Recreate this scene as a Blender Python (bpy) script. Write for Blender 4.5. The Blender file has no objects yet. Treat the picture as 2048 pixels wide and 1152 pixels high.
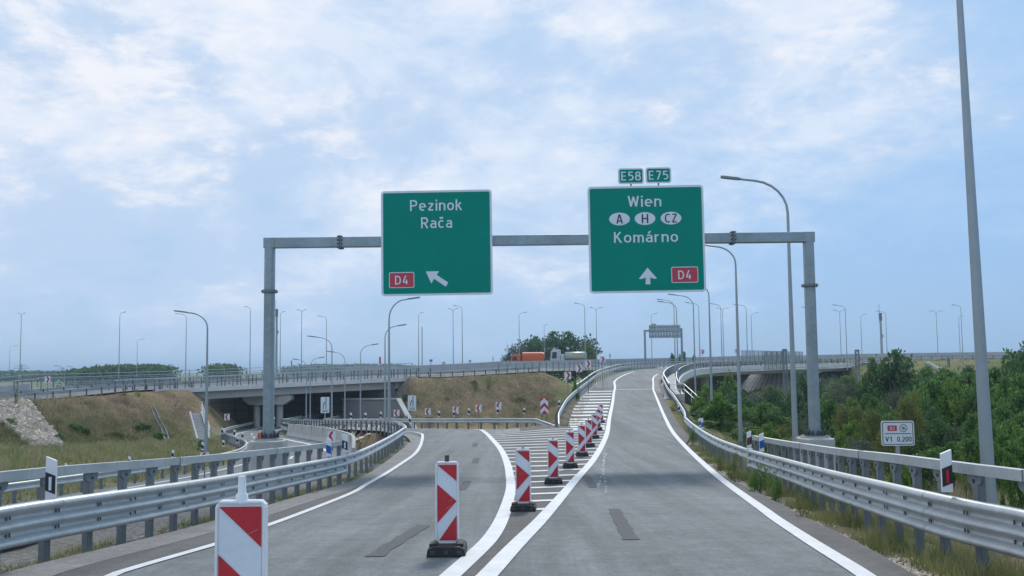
import bpy, math, random
import numpy as np
from mathutils import Vector, Matrix
random.seed(7); RNG = np.random.default_rng(7)
C = bpy.context.scene.collection
SC = bpy.context.scene
# ------------------------------------------------------------------ camera
H = 2.3; F = 2000.0; PITCH = math.atan(160/2000); ROLL = -0.011
cd = bpy.data.cameras.new('camera'); cd.sensor_width = 36; cd.lens = 36*F/2048; cd.clip_end = 30000; cd.clip_start = .1
cam = bpy.data.objects.new('camera', cd); C.objects.link(cam)
CM = Matrix.Rotation(math.pi/2+PITCH, 3, 'X') @ Matrix.Rotation(ROLL, 3, 'Z')
cam.matrix_world = Matrix.Translation((0, 0, H)) @ CM.to_4x4()
SC.camera = cam
# ------------------------------------------------------------------ sky, sun, exposure
SUN_EL, SUN_AZ = math.radians(42), math.radians(8)
world = bpy.data.worlds.new('World'); SC.world = world; world.use_nodes = True
def build_world():
    nt = world.node_tree; N = nt.nodes; L = nt.links; N.clear()
    out = N.new('ShaderNodeOutputWorld'); bg = N.new('ShaderNodeBackground'); bg.inputs[1].default_value = .101
    sky = N.new('ShaderNodeTexSky'); sky.sky_type = 'NISHITA'; sky.sun_disc = False
    sky.sun_elevation = SUN_EL; sky.sun_rotation = SUN_AZ; sky.dust_density = 1.2; sky.ozone_density = 1.5
    tc = N.new('ShaderNodeTexCoord'); sep = N.new('ShaderNodeSeparateXYZ'); L.new(tc.outputs['Generated'], sep.inputs[0])
    def M(op, a, b=None, clamp=False):
        n = N.new('ShaderNodeMath'); n.operation = op; n.use_clamp = clamp
        for i, v in enumerate((a, b)):
            if v is None: continue
            if isinstance(v, (int, float)): n.inputs[i].default_value = v
            else: L.new(v, n.inputs[i])
        return n.outputs[0]
    def MR(v, a, b, c=0, d=1, smooth=True):
        n = N.new('ShaderNodeMapRange'); n.interpolation_type = 'SMOOTHSTEP' if smooth else 'LINEAR'
        L.new(v, n.inputs[0]); n.inputs[1].default_value = a; n.inputs[2].default_value = b; n.inputs[3].default_value = c; n.inputs[4].default_value = d
        return n.outputs[0]
    def noise(vec, sc, det, rough, dist=0.0):
        n = N.new('ShaderNodeTexNoise'); n.inputs['Scale'].default_value = sc; n.inputs['Detail'].default_value = det
        n.inputs['Roughness'].default_value = rough; n.inputs['Distortion'].default_value = dist; L.new(vec, n.inputs['Vector']); return n.outputs[0]
    def mix(f, a, b):
        n = N.new('ShaderNodeMix'); n.data_type = 'RGBA'
        if isinstance(f, float): n.inputs[0].default_value = f
        else: L.new(f, n.inputs[0])
        for i, v in ((6, a), (7, b)):
            if isinstance(v, tuple): n.inputs[i].default_value = (*v, 1)
            else: L.new(v, n.inputs[i])
        return n.outputs[2]
    def P_(sc, rz=0.0):
        n = N.new('ShaderNodeMapping'); n.inputs['Scale'].default_value = sc; n.inputs['Rotation'].default_value = (0, rz, 0); L.new(tc.outputs['Generated'], n.inputs[0]); return n.outputs[0]
    PA = P_((1, .6, 2.3), .10); PB = P_((1, .5, 1.9), -.25)
    n1 = noise(PA, 2.3, 10, .58, .25); n2 = noise(PB, 7.5, 10, .62, .35); n3 = noise(PA, 21., 8, .62, .3); n4 = noise(PB, 4.2, 10, .62, .4)
    def C_(v, k): return M('MULTIPLY', M('SUBTRACT', v, .5), k)
    side = MR(sep.outputs[0], -.5, .5, .11, -.06); high = MR(sep.outputs[2], .02, .26, -.14, .10)
    s = M('ADD', M('ADD', M('ADD', n1, C_(n2, .60)), C_(n3, .30)), M('ADD', side, high))
    veil_f = MR(s, .31, .56); puff = MR(M('ADD', s, C_(n4, .5)), .44, .76); glow = MR(M('ADD', M('ADD', s, C_(n2, .9)), C_(n3, .5)), .66, 1.05)
    tint = mix(MR(sep.outputs[0], -.5, .5), (4.1, 6.1, 8.8), (3.0, 5.3, 8.8))
    low = mix(MR(sep.outputs[2], .0, .14), mix(MR(sep.outputs[0], -.5, .5), (4.3, 6.3, 8.4), (2.8, 5.0, 7.9)), tint)
    blue = mix(.9, sky.outputs[0], low)
    veil = mix(MR(sep.outputs[0], -.45, .5), (5.3, 6.8, 9.0), (4.1, 6.2, 9.1))
    cl = mix(veil_f, blue, veil)
    cl = mix(puff, cl, mix(MR(n4, .42, .60), (5.5, 6.9, 9.0), (7.4, 8.3, 9.7)))
    cl = mix(glow, cl, (8.9, 9.1, 9.8))
    L.new(cl, bg.inputs[0]); L.new(bg.outputs[0], out.inputs[0])
build_world()
sd = bpy.data.lights.new('sun', 'SUN'); sd.energy = 2.2; sd.angle = math.radians(9); sd.color = (1, .95, .87)
sun = bpy.data.objects.new('sun', sd); C.objects.link(sun)
sdir = Vector((math.sin(SUN_AZ)*math.cos(SUN_EL), math.cos(SUN_AZ)*math.cos(SUN_EL), math.sin(SUN_EL)))
sun.rotation_euler = sdir.to_track_quat('Z', 'Y').to_euler()
SC.view_settings.view_transform = 'Standard'; SC.view_settings.look = 'None'; SC.view_settings.exposure = 0; SC.view_settings.gamma = 1

# ------------------------------------------------------------------ helpers
def ray(px, py):
    d = CM @ Vector(((px-1024)/F, (576-py)/F, -1)); return d / d.y
def at(px, py, Y):
    d = ray(px, py); return Vector((d.x*Y, Y, H+d.z*Y))
def tag(o, label=None, cat=None, group=None, kind=None):
    if label: o['label'] = label
    if cat: o['category'] = cat
    if group: o['group'] = group
    if kind: o['kind'] = kind
    return o
def empty(name, loc, rz=0.0, label=None, cat=None, group=None):
    o = bpy.data.objects.new(name, None); o.empty_display_size = .2; C.objects.link(o); o.location = loc; o.rotation_euler.z = rz
    return tag(o, label, cat, group)
KIDS = {}
def link(o, parent):
    C.objects.link(o)
    if parent is not None: o.parent = parent; KIDS.setdefault(parent.as_pointer(), []).append(o)
def copy_tree(o, parent=None, loc=None, rz=None):
    c = o.copy(); C.objects.link(c)
    if parent is not None: c.parent = parent; KIDS.setdefault(parent.as_pointer(), []).append(c)
    if loc is not None: c.location = loc
    if rz is not None: c.rotation_euler.z = rz
    for ch in list(KIDS.get(o.as_pointer(), [])): copy_tree(ch, c)
    return c
def same_part(o, parent, loc, rz=0.0):
    c = o.copy(); c.location = loc; c.rotation_euler.z = rz; link(c, parent); return c
class MB:
    def __init__(s): s.v = []; s.f = []; s.m = []; s.sm = []
    def add(s, vs, fs, m=0, smooth=False):
        b = len(s.v); s.v += [tuple(p) for p in vs]
        for f in fs: s.f.append(tuple(b+i for i in f)); s.m.append(m); s.sm.append(smooth)
    def box(s, c, sz, rz=0.0, m=0, rot=None):
        x, y, z = sz[0]/2, sz[1]/2, sz[2]/2
        R = rot or Matrix.Rotation(rz, 3, 'Z'); c = Vector(c)
        vs = [c+R@Vector((a*x, b*y, d*z)) for d in (-1, 1) for b in (-1, 1) for a in (-1, 1)]
        s.add(vs, [(0,2,3,1),(4,5,7,6),(0,1,5,4),(2,6,7,3),(0,4,6,2),(1,3,7,5)], m)
    def bar(s, a, b, w, h, m=0):
        a, b = Vector(a), Vector(b); d = b-a; L = d.length
        R = d.to_track_quat('Y', 'Z').to_matrix(); s.box((a+b)/2, (w, L, h), m=m, rot=R)
    def tube(s, pts, rs, n=8, m=0, caps=True):
        pts = [Vector(p) for p in pts]
        if not hasattr(rs, '__len__'): rs = [rs]*len(pts)
        up = None; rings = []
        for i, p in enumerate(pts):
            t = (pts[min(i+1, len(pts)-1)]-pts[max(i-1, 0)]).normalized()
            if up is None: up = Vector((1, 0, 0)) if abs(t.x) < .8 else Vector((0, 1, 0))
            a = (up - t*up.dot(t)).normalized(); b = t.cross(a); up = a
            rings.append([p+(a*math.cos(2*math.pi*k/n)+b*math.sin(2*math.pi*k/n))*rs[i] for k in range(n)])
        vs = [q for r in rings for q in r]; fs = []
        for i in range(len(pts)-1):
            for k in range(n):
                fs.append((i*n+k, i*n+(k+1) % n, (i+1)*n+(k+1) % n, (i+1)*n+k))
        s.add(vs, fs, m, True)
        if caps: s.add(rings[0], [tuple(range(n))[::-1]], m); s.add(rings[-1], [tuple(range(n))], m)
    def sweep(s, path, prof, m=0, closed=False, smooth=False):
        """prof (u to the right of travel, v up)"""
        n = len(prof); path = [Vector(p) for p in path]; vs = []
        for i, p in enumerate(path):
            t = path[min(i+1, len(path)-1)]-path[max(i-1, 0)]; L = math.hypot(t.x, t.y) or 1
            r = Vector((t.y/L, -t.x/L, 0))
            for (u, v) in prof: vs.append(p+r*u+Vector((0, 0, v)))
        fs = []; k2 = n if closed else n-1
        for i in range(len(path)-1):
            for k in range(k2):
                fs.append((i*n+k, (i+1)*n+k, (i+1)*n+(k+1) % n, i*n+(k+1) % n))
        s.add(vs, fs, m, smooth)
        if closed: s.add(vs[:n], [tuple(range(n))], m); s.add(vs[-n:], [tuple(range(n))[::-1]], m)
    def poly(s, pts, m=0): s.add(pts, [tuple(range(len(pts)))], m)
    def prism(s, pts, thick, m=0, axis=1):
        """pts (x,z) outline facing -Y, extruded to +Y"""
        n = len(pts); a = [(x, 0, z) for x, z in pts]; b = [(x, thick, z) for x, z in pts]
        s.add(a+b, [tuple(range(n)), tuple(range(2*n-1, n-1, -1))]+[(i, n+i, n+(i+1) % n, (i+1) % n) for i in range(n)], m)
    def build(s, name, mats, parent=None, loc=None, bevel=0):
        me = bpy.data.meshes.new(name); me.from_pydata(s.v, [], s.f)
        if not isinstance(mats, (list, tuple)): mats = [mats]
        for mt in mats: me.materials.append(mt)
        me.polygons.foreach_set('material_index', s.m); me.polygons.foreach_set('use_smooth', s.sm); me.update()
        o = bpy.data.objects.new(name, me); link(o, parent)
        if loc is not None: o.location = loc
        if bevel:
            b = o.modifiers.new('bevel', 'BEVEL'); b.width = bevel; b.segments = 2; b.limit_method = 'ANGLE'
        return o
def np_mesh(name, V, Fc, mats, parent=None):
    me = bpy.data.meshes.new(name); V = np.asarray(V, np.float32); Fc = np.asarray(Fc, np.int32); k = Fc.shape[1]
    me.vertices.add(len(V)); me.vertices.foreach_set('co', V.ravel())
    me.loops.add(Fc.size); me.loops.foreach_set('vertex_index', Fc.ravel())
    me.polygons.add(len(Fc)); me.polygons.foreach_set('loop_start', np.arange(len(Fc), dtype=np.int32)*k)
    me.update(calc_edges=True)
    for mt in (mats if isinstance(mats, (list, tuple)) else [mats]): me.materials.append(mt)
    o = bpy.data.objects.new(name, me); link(o, parent); return o
def crom(pts, step=1.0):
    P = [np.array(p, float) for p in pts]; P = [2*P[0]-P[1]]+P+[2*P[-1]-P[-2]]; out = []
    for i in range(1, len(P)-2):
        L = np.linalg.norm(P[i+1]-P[i]); n = max(1, int(round(L/step)))
        for k in range(n):
            t = k/n; a, b, c, d = P[i-1:i+3]
            q = .5*((2*b)+(c-a)*t+(2*a-5*b+4*c-d)*t*t+(3*b-a-3*c+d)*t**3); out.append(q)
    out.append(P[-2]); return np.array(out)
def resample(path, step):
    path = np.array([tuple(p) for p in path], float); d = np.r_[0, np.cumsum(np.linalg.norm(np.diff(path[:, :2], axis=0), axis=1))]
    n = max(1, int(round(d[-1]/step))); s = np.linspace(0, d[-1], n+1)
    return np.stack([np.interp(s, d, path[:, k]) for k in range(3)], 1)
def headings(P):
    t = np.gradient(P[:, :2], axis=0); return np.arctan2(t[:, 1], t[:, 0])

# ------------------------------------------------------------------ materials
def mat(name, col, rough=.6, metal=0.0, noise=None, bump=None, spec=.5, coord='Object'):
    """noise = list of (scale, amount, detail) multiplying brightness; bump=(scale,strength,dist)"""
    m = bpy.data.materials.new(name); m.use_nodes = True; nt = m.node_tree; N = nt.nodes; L = nt.links
    b = N['Principled BSDF']; b.inputs['Roughness'].default_value = rough; b.inputs['Metallic'].default_value = metal
    b.inputs['Specular IOR Level'].default_value = spec; b.inputs['Base Color'].default_value = (*col, 1)
    tc = N.new('ShaderNodeTexCoord'); src = tc.outputs[coord]
    if noise:
        cur = None
        for sc, amt, det in noise:
            n = N.new('ShaderNodeTexNoise'); n.inputs['Scale'].default_value = sc; n.inputs['Detail'].default_value = det; n.inputs['Roughness'].default_value = .65; L.new(src, n.inputs['Vector'])
            r = N.new('ShaderNodeMapRange'); r.inputs[1].default_value = .25; r.inputs[2].default_value = .75; r.inputs[3].default_value = 1-amt; r.inputs[4].default_value = 1+amt; L.new(n.outputs[0], r.inputs[0])
            if cur is None: cur = r.outputs[0]
            else:
                q = N.new('ShaderNodeMath'); q.operation = 'MULTIPLY'; L.new(cur, q.inputs[0]); L.new(r.outputs[0], q.inputs[1]); cur = q.outputs[0]
        vm = N.new('ShaderNodeVectorMath'); vm.operation = 'SCALE'; vm.inputs[0].default_value = col; L.new(cur, vm.inputs['Scale']); L.new(vm.outputs[0], b.inputs['Base Color'])
    if bump:
        n = N.new('ShaderNodeTexNoise'); n.inputs['Scale'].default_value = bump[0]; n.inputs['Detail'].default_value = 5; L.new(src, n.inputs['Vector'])
        bp = N.new('ShaderNodeBump'); bp.inputs['Strength'].default_value = bump[1]; bp.inputs['Distance'].default_value = bump[2]; L.new(n.outputs[0], bp.inputs['Height']); L.new(bp.outputs[0], b.inputs['Normal'])
    return m
M = {}
M['steel'] = mat('galvanised_steel', (.47, .50, .50), .42, .38, [(1.0, .16, 6), (9, .12, 5), (40, .06, 3)], (60, .03, .01))
M['steel_post'] = mat('weathered_steel', (.19, .22, .235), .6, .35, [(2.5, .16, 5), (30, .1, 3)])
M['steel_bright'] = mat('bright_steel', (.66, .71, .74), .4, .45, [(5, .12, 4)])
M['pole'] = mat('painted_pole', (.33, .38, .41), .5, .4, [(1.5, .10, 5), (20, .06, 3)])
M['gantry'] = mat('gantry_steel', (.27, .33, .355), .42, .45, [(.7, .22, 6), (7, .14, 5)])
M['dark'] = mat('dark_metal', (.05, .055, .06), .6)
M['bolt'] = mat('bolt_dark', (.06, .07, .08), .6)
M['lamp'] = mat('lamp_head', (.20, .22, .24), .5, .2)
M['concrete'] = mat('concrete', (.43, .43, .41), .85, 0, [(.5, .20, 7), (6, .12, 6)], (25, .15, .02))
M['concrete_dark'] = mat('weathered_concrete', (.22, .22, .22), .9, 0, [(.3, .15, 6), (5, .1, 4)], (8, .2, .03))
M['white_paint'] = mat('road_paint', (.66, .67, .67), .65, 0, [(2, .13, 6), (18, .10, 5), (70, .12, 3)])
M['patch'] = mat('asphalt_patch', (.088, .089, .088), .9, 0, [(8, .2, 5), (90, .3, 3)], (150, .3, .004))
M['green'] = mat('sign_green', (.0, .25, .185), .6, 0, [(.9, .07, 5)], spec=.12)
M['green_seam'] = mat('seam_green', (.0, .16, .115), .6)
M['sign_white'] = mat('sign_white', (.68, .74, .80), .5, 0, [(2.5, .08, 7), (17, .06, 5)])
M['sign_back'] = mat('sign_back', (.42, .47, .50), .5, .3, [(2, .1, 3)])
M['red'] = mat('sign_red', (.50, .02, .03), .5, 0, [(4, .16, 6), (30, .1, 4)])
M['badge_red'] = mat('badge_red', (.52, .045, .07), .5)
M['blue'] = mat('reflector_blue', (.01, .09, .42), .45)
M['black'] = mat('sign_black', (.02, .025, .035), .5)
M['plastic'] = mat('white_plastic', (.76, .78, .80), .4, 0, [(5, .07, 6)])
M['rubber'] = mat('black_rubber', (.03, .03, .032), .75, 0, [(12, .25, 4)], (40, .2, .005))
M['orange'] = mat('orange_paint', (.60, .12, .04), .45, 0, [(3, .06, 3)])
M['truckwhite'] = mat('white_paintwork', (.50, .56, .60), .35, 0, [(3, .05, 3)])
M['tank'] = mat('dull_tank', (.30, .35, .32), .4, .3, [(2, .1, 3)])
M['glass'] = mat('vehicle_glass', (.03, .045, .06), .08)
M['yellow'] = mat('yellow_sign', (.75, .42, .02), .5)
M['edge_concrete'] = mat('pale_edge_concrete', (.66, .66, .64), .8, 0, [(.5, .10, 7), (5, .07, 6)], (25, .1, .02))
M['soffit'] = mat('girder_concrete', (.44, .43, .41), .85, 0, [(.5, .16, 6), (9, .08, 4)])
M['bark'] = mat('bark', (.10, .085, .07), .9, 0, [(9, .25, 4)])
M['stone'] = mat('riprap_stone', (.56, .48, .39), .9, 0, [(1.3, .25, 4), (20, .15, 3)])
M['mesh_panel'] = mat('screen_panel', (.30, .35, .36), .6, .2, [(3, .1, 3)])
M['hill'] = mat('far_woodland', (.045, .075, .055), .95, 0, [(.02, .25, 5)])

def asphalt(name, col, streak):
    m = bpy.data.materials.new(name); m.use_nodes = True; nt = m.node_tree; N = nt.nodes; L = nt.links; b = N['Principled BSDF']
    b.inputs['Roughness'].default_value = .82; b.inputs['Specular IOR Level'].default_value = .35
    geo = N.new('ShaderNodeNewGeometry'); P = geo.outputs['Position']
    def nz(sc, det, vec=P, scale3=None):
        if scale3:
            mp = N.new('ShaderNodeMapping'); mp.inputs['Scale'].default_value = scale3; L.new(P, mp.inputs[0]); vec = mp.outputs[0]
        n = N.new('ShaderNodeTexNoise'); n.inputs['Scale'].default_value = sc; n.inputs['Detail'].default_value = det; n.inputs['Roughness'].default_value = .65; L.new(vec, n.inputs['Vector']); return n.outputs[0]
    def mr(v, a, b_, c, d):
        r = N.new('ShaderNodeMapRange'); L.new(v, r.inputs[0]); r.inputs[1].default_value = a; r.inputs[2].default_value = b_; r.inputs[3].default_value = c; r.inputs[4].default_value = d; return r.outputs[0]
    def mul(a, c):
        q = N.new('ShaderNodeMath'); q.operation = 'MULTIPLY'; L.new(a, q.inputs[0]); L.new(c, q.inputs[1]); return q.outputs[0]
    v = mr(nz(.25, 6), .37, .63, .90, 1.09); v = mul(v, mr(nz(1, 5, scale3=(1.3, .05, 1)), .38, .62, 1-streak, 1+streak))
    v = mul(v, mr(nz(2.2, 6), .36, .64, .90, 1.10)); v = mul(v, mr(nz(16, 5), .35, .65, .87, 1.13)); v = mul(v, mr(nz(5, 6), .36, .64, .90, 1.10)); v = mul(v, mr(nz(1, 7, scale3=(.6, 3.5, 1)), .60, .74, 1.0, 1.10)); v = mul(v, mr(nz(55, 3), .25, .75, .66, 1.34))
    v = mul(v, mr(nz(1, 6, scale3=(.09, .5, 1)), .52, .72, 1.0, .87))
    sp = N.new('ShaderNodeTexVoronoi'); sp.inputs['Scale'].default_value = 28; L.new(P, sp.inputs['Vector'])
    v = mul(v, mr(sp.outputs['Distance'], .0, .5, 1.12, .92))
    vm = N.new('ShaderNodeVectorMath'); vm.operation = 'SCALE'; vm.inputs[0].default_value = col; L.new(v, vm.inputs['Scale']); L.new(vm.outputs[0], b.inputs['Base Color'])
    bp = N.new('ShaderNodeBump'); bp.inputs['Strength'].default_value = .5; bp.inputs['Distance'].default_value = .006; L.new(nz(70, 3), bp.inputs['Height']); L.new(bp.outputs[0], b.inputs['Normal'])
    return m
M['asphalt'] = asphalt('worn_asphalt', (.164, .177, .180), .20)
M['asphalt_dark'] = asphalt('unworn_asphalt', (.112, .111, .107), .14)
M['gutter'] = asphalt('light_shoulder', (.235, .230, .220), .05)

def ground_mat():
    m = bpy.data.materials.new('ground_soil'); m.use_nodes = True; nt = m.node_tree; N = nt.nodes; L = nt.links; b = N['Principled BSDF']
    b.inputs['Roughness'].default_value = .95; b.inputs['Specular IOR Level'].default_value = .1
    at_ = N.new('ShaderNodeAttribute'); at_.attribute_name = 'zone'
    geo = N.new('ShaderNodeNewGeometry'); P = geo.outputs['Position']
    def nz(sc, det, r=.65):
        n = N.new('ShaderNodeTexNoise'); n.inputs['Scale'].default_value = sc; n.inputs['Detail'].default_value = det; n.inputs['Roughness'].default_value = r; L.new(P, n.inputs['Vector']); return n.outputs[0]
    def ramp(v, stops):
        r = N.new('ShaderNodeValToRGB'); L.new(v, r.inputs[0]); e = r.color_ramp.elements
        e[0].position, e[0].color = stops[0][0], (*stops[0][1], 1); e[1].position, e[1].color = stops[-1][0], (*stops[-1][1], 1)
        for p, c in stops[1:-1]: q = e.new(p); q.color = (*c, 1)
        return r.outputs[0]
    def mix(f, a, c, mode='MIX'):
        n = N.new('ShaderNodeMix'); n.data_type = 'RGBA'; n.blend_type = mode
        if isinstance(f, float): n.inputs[0].default_value = f
        else: L.new(f, n.inputs[0])
        L.new(a, n.inputs[6]); L.new(c, n.inputs[7]); return n.outputs[2]
    sep = N.new('ShaderNodeSeparateColor'); L.new(at_.outputs['Color'], sep.inputs[0])
    dry = ramp(nz(.22, 7), [(.36, (.10, .08, .05)), (.44, (.23, .15, .10)), (.52, (.36, .25, .17)), (.60, (.24, .19, .09)), (.66, (.12, .14, .04))])
    green = ramp(nz(.16, 8), [(.3, (.10, .15, .035)), (.45, (.18, .21, .07)), (.6, (.27, .26, .11)), (.72, (.14, .19, .05))])
    gravel = ramp(nz(9, 5, .8), [(.3, (.15, .145, .13)), (.5, (.30, .29, .27)), (.7, (.42, .41, .39))])
    base = mix(sep.outputs[0], dry, green); base = mix(sep.outputs[1], base, gravel)
    fine = ramp(nz(3.5, 8, .8), [(.3, (.55, .55, .55)), (.7, (1.35, 1.35, 1.35))])
    L.new(mix(.8, base, fine, 'MULTIPLY'), b.inputs['Base Color'])
    bp = N.new('ShaderNodeBump'); bp.inputs['Strength'].default_value = .9; bp.inputs['Distance'].default_value = .25; L.new(nz(2.5, 8, .8), bp.inputs['Height']); L.new(bp.outputs[0], b.inputs['Normal'])
    return m
M['ground'] = ground_mat()

def leaf_mat(name, cols, trans=.35):
    m = bpy.data.materials.new(name); m.use_nodes = True; nt = m.node_tree; N = nt.nodes; L = nt.links
    out = N['Material Output']; b = N['Principled BSDF']; b.inputs['Roughness'].default_value = .6; b.inputs['Specular IOR Level'].default_value = .25
    geo = N.new('ShaderNodeNewGeometry'); r = N.new('ShaderNodeValToRGB'); e = r.color_ramp.elements
    e[0].position = 0; e[0].color = (*cols[0], 1); e[1].position = 1; e[1].color = (*cols[-1], 1)
    for i, c in enumerate(cols[1:-1]): q = e.new((i+1)/(len(cols)-1)); q.color = (*c, 1)
    tc = N.new('ShaderNodeTexCoord'); n = N.new('ShaderNodeTexNoise'); n.inputs['Scale'].default_value = .8; n.inputs['Detail'].default_value = 2; L.new(tc.outputs['Object'], n.inputs['Vector'])
    a = N.new('ShaderNodeMath'); a.operation = 'MULTIPLY_ADD'; a.inputs[1].default_value = .45; L.new(geo.outputs['Random Per Island'], a.inputs[0])
    s = N.new('ShaderNodeMapRange'); s.inputs[1].default_value = .3; s.inputs[2].default_value = .7; s.inputs[3].default_value = 0; s.inputs[4].default_value = .55; L.new(n.outputs[0], s.inputs[0]); L.new(s.outputs[0], a.inputs[2])
    L.new(a.outputs[0], r.inputs[0]); L.new(r.outputs[0], b.inputs['Base Color'])
    t = N.new('ShaderNodeBsdfTranslucent'); L.new(r.outputs[0], t.inputs[0]); mx = N.new('ShaderNodeMixShader'); mx.inputs[0].default_value = trans
    L.new(b.outputs[0], mx.inputs[1]); L.new(t.outputs[0], mx.inputs[2]); L.new(mx.outputs[0], out.inputs[0]); return m
M['leaf_dark'] = leaf_mat('leaf_dark', [(.035, .085, .035), (.075, .155, .055), (.15, .25, .09)])
M['leaf_mid'] = leaf_mat('leaf_mid', [(.05, .12, .03), (.115, .22, .055), (.22, .35, .10)])
M['leaf_bright'] = leaf_mat('leaf_bright', [(.085, .17, .03), (.16, .28, .05), (.26, .38, .09)])
M['leaf_olive'] = leaf_mat('leaf_olive', [(.08, .11, .035), (.16, .19, .05), (.27, .26, .08)])
M['leaf_grey'] = leaf_mat('leaf_grey', [(.07, .09, .07), (.11, .14, .10), (.16, .19, .13)])
M['grass_green'] = leaf_mat('grass_green', [(.12, .16, .05), (.23, .25, .095), (.40, .36, .19)], .25)
M['grass_dry'] = leaf_mat('grass_dry', [(.26, .21, .13), (.40, .33, .21), (.55, .48, .33)], .25)
# ------------------------------------------------------------------ road geometry (world metres; camera at the origin looking along +Y)
def interp(x, pts): return np.interp(x, [p[0] for p in pts], [p[1] for p in pts])
def smooth_prof(pts):
    """piecewise profile, smoothed so the road has no kinks"""
    xs = np.arange(pts[0][0], pts[-1][0]+.25, .5); z = interp(xs, pts); k = 9
    ker = np.hanning(2*k+1); ker /= ker.sum(); zp = np.pad(z, k, mode='reflect', reflect_type='odd'); z = np.convolve(zp, ker, 'valid')
    return lambda y: np.interp(y, xs, z)
profR = smooth_prof([(-20, .0), (9, .0), (12, -.03), (14.3, -.14), (18.3, -.40), (21.5, -.56), (25.6, -.78), (30, -.95), (41, -1.17), (52, -1.3), (61, -1.33), (70, -1.28), (79, -1.12), (90, -.85), (100, -.62), (113, -.3), (128, .28), (145, .98), (160, 1.5), (175, 1.85), (190, 2.05), (205, 2.3), (215, 2.7), (225, 3.1), (245, 3.3), (300, 3.3)])
profL = smooth_prof([(-20, .0), (9, .0), (12, -.03), (14.3, -.14), (18.3, -.40), (21.5, -.56), (25.6, -.78), (30, -.95), (41, -1.19), (52, -1.38), (57, -1.46), (66, -1.75), (74, -2.1), (84, -2.55), (100, -3.3), (120, -4.15), (150, -4.4), (200, -4.4)])
def zsurf(X, Y):
    t = np.clip((np.asarray(X)+1)/4, 0, 1); t = t*t*(3-2*t)
    return profL(Y)*(1-t)+profR(Y)*t
def gnd(px, py, off=0.0, prof=None):
    d = ray(px, py); Ys = np.arange(4, 260, .1); z = H+d.z*Ys
    g = (zsurf(d.x*Ys, Ys) if prof is None else prof(Ys))+off
    s = np.nonzero(z <= g)[0]
    if len(s) == 0: i = int(np.argmin(np.abs(z-g)))
    else: i = s[0]
    if 0 < i and len(s): a, b = (z-g)[i-1], (z-g)[i]; Y = Ys[i-1]+.1*a/(a-b)
    else: Y = Ys[i]
    return (d.x*Y, Y)
def line_of(pts, off=0.0, prof=None):
    """pixel trace of a line on the road -> smooth X(Y)"""
    w = sorted([gnd(x, y, off, prof) for x, y in pts], key=lambda q: q[1]); out = [w[0]]
    for q in w[1:]:
        if q[1] > out[-1][1]+.5: out.append(q)
    w = out
    c = crom([(a, b) for a, b in w], .7)
    return lambda Y: np.interp(Y, c[:, 1], c[:, 0])
def table(pts):
    c = crom([(x, y) for y, x in pts], .7); return lambda Y: np.interp(Y, c[:, 1], c[:, 0])
f_rr = line_of([(1770,1180),(1720,1145),(1629,1088.5),(1556,1041),(1519,1014),(1446,961),(1391,913),(1347,866),(1329,833),(1315,800),(1305.6,776.7),(1297,751.7)])
f_rl = line_of([(900,1215),(975,1152),(1062.6,1060),(1106,1013),(1150,961),(1189,916),(1213,870),(1219,836),(1225.5,804),(1229,780),(1236,752)])
f_lr = line_of([(860,1190),(902,1152),(957,1102),(986,1070),(1007,1030),(1020,986.6),(1021,962),(1014,926),(1000,897),(978,872),(952,855)])
f_ll = line_of([(219,1152),(432,1089),(535,1051.6),(700,988),(737,967),(795.6,932),(834,903),(845,876),(841.7,863),(830.6,856),(820,852)])
def ext(f, y0, slope0, y1=None, tab=None):
    """continue a line below y0 with a straight, above y1 with a table"""
    t = table(tab) if tab else None
    def g(Y):
        Y = np.asarray(Y, float); r = np.where(Y < y0, f(y0)+(Y-y0)*slope0, f(Y))
        if t is not None: r = np.where(Y > y1, t(Y), r)
        return r
    return g
f_rr = ext(f_rr, 11, -.0, 112, [(100, float(f_rr(100))), (112, float(f_rr(112))), (126, 17.6), (140, 19.6), (152, 22.2), (165, 26), (178, 31.5), (190, 40), (200, 52), (207, 66), (212, 90)])
f_rl = ext(f_rl, 10.5, .13, 118, [(105, float(f_rl(105))), (118, float(f_rl(118))), (132, 13.4), (145, 15.8), (158, 18.8), (172, 23.5), (186, 30.5), (197, 41), (207, 58), (212, 75)])
f_lr = ext(f_lr, 10.3, .2, 68, [(60, float(f_lr(60))), (68, float(f_lr(68))), (72, -4.1), (76, -6.6), (84, -11.4), (96, -16.3), (110, -20.6), (125, -23), (150, -23.5)])
f_ll = ext(f_ll, 12, .0, 60, [(54, float(f_ll(54))), (60, float(f_ll(60))), (66, -7.0), (74, -10.6), (84, -14.8), (96, -19.2), (108, -22.9), (122, -25.3), (150, -26.5)])
YA = 62.0
# rails: x of the beam face
rl_l = ext(line_of([(-140,1039),(27,1009),(228,981.6),(403,957.7),(574,930),(687,910),(712,903),(745,889),(779,872),(800,860),(812,850)], .75), 10, 0, 50, [(44, -5.05), (50, -5.35), (58, -6.6), (65, -8.6), (73, -12.0), (84, -16.3), (97, -21), (108, -24.6), (120, -26.8), (150, -28)])
rl_r = ext(line_of([(2150,1041),(2048,1019),(1848,981),(1665,940.6),(1556,913),(1482,893),(1433,875),(1389,849),(1361,822.5)], .75), 9, 0, 58, [(50, 8.9), (58, 9.95), (66, 11.2), (78, 12.8), (90, 14.3), (102, 15.7), (115, 17.4), (128, 19.1), (142, 21.8), (155, 25), (168, 29.2), (180, 34.6), (190, 42.2), (199, 52.5), (205, 62), (210, 74), (214, 90)])
rf_l = table([(66, 1.5), (70, -.6), (74, -4.4), (80, -8.3), (88, -12.6), (97, -16.6), (108, -20.1), (120, -22), (150, -22.7)])      # far rail of the left road
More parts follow.
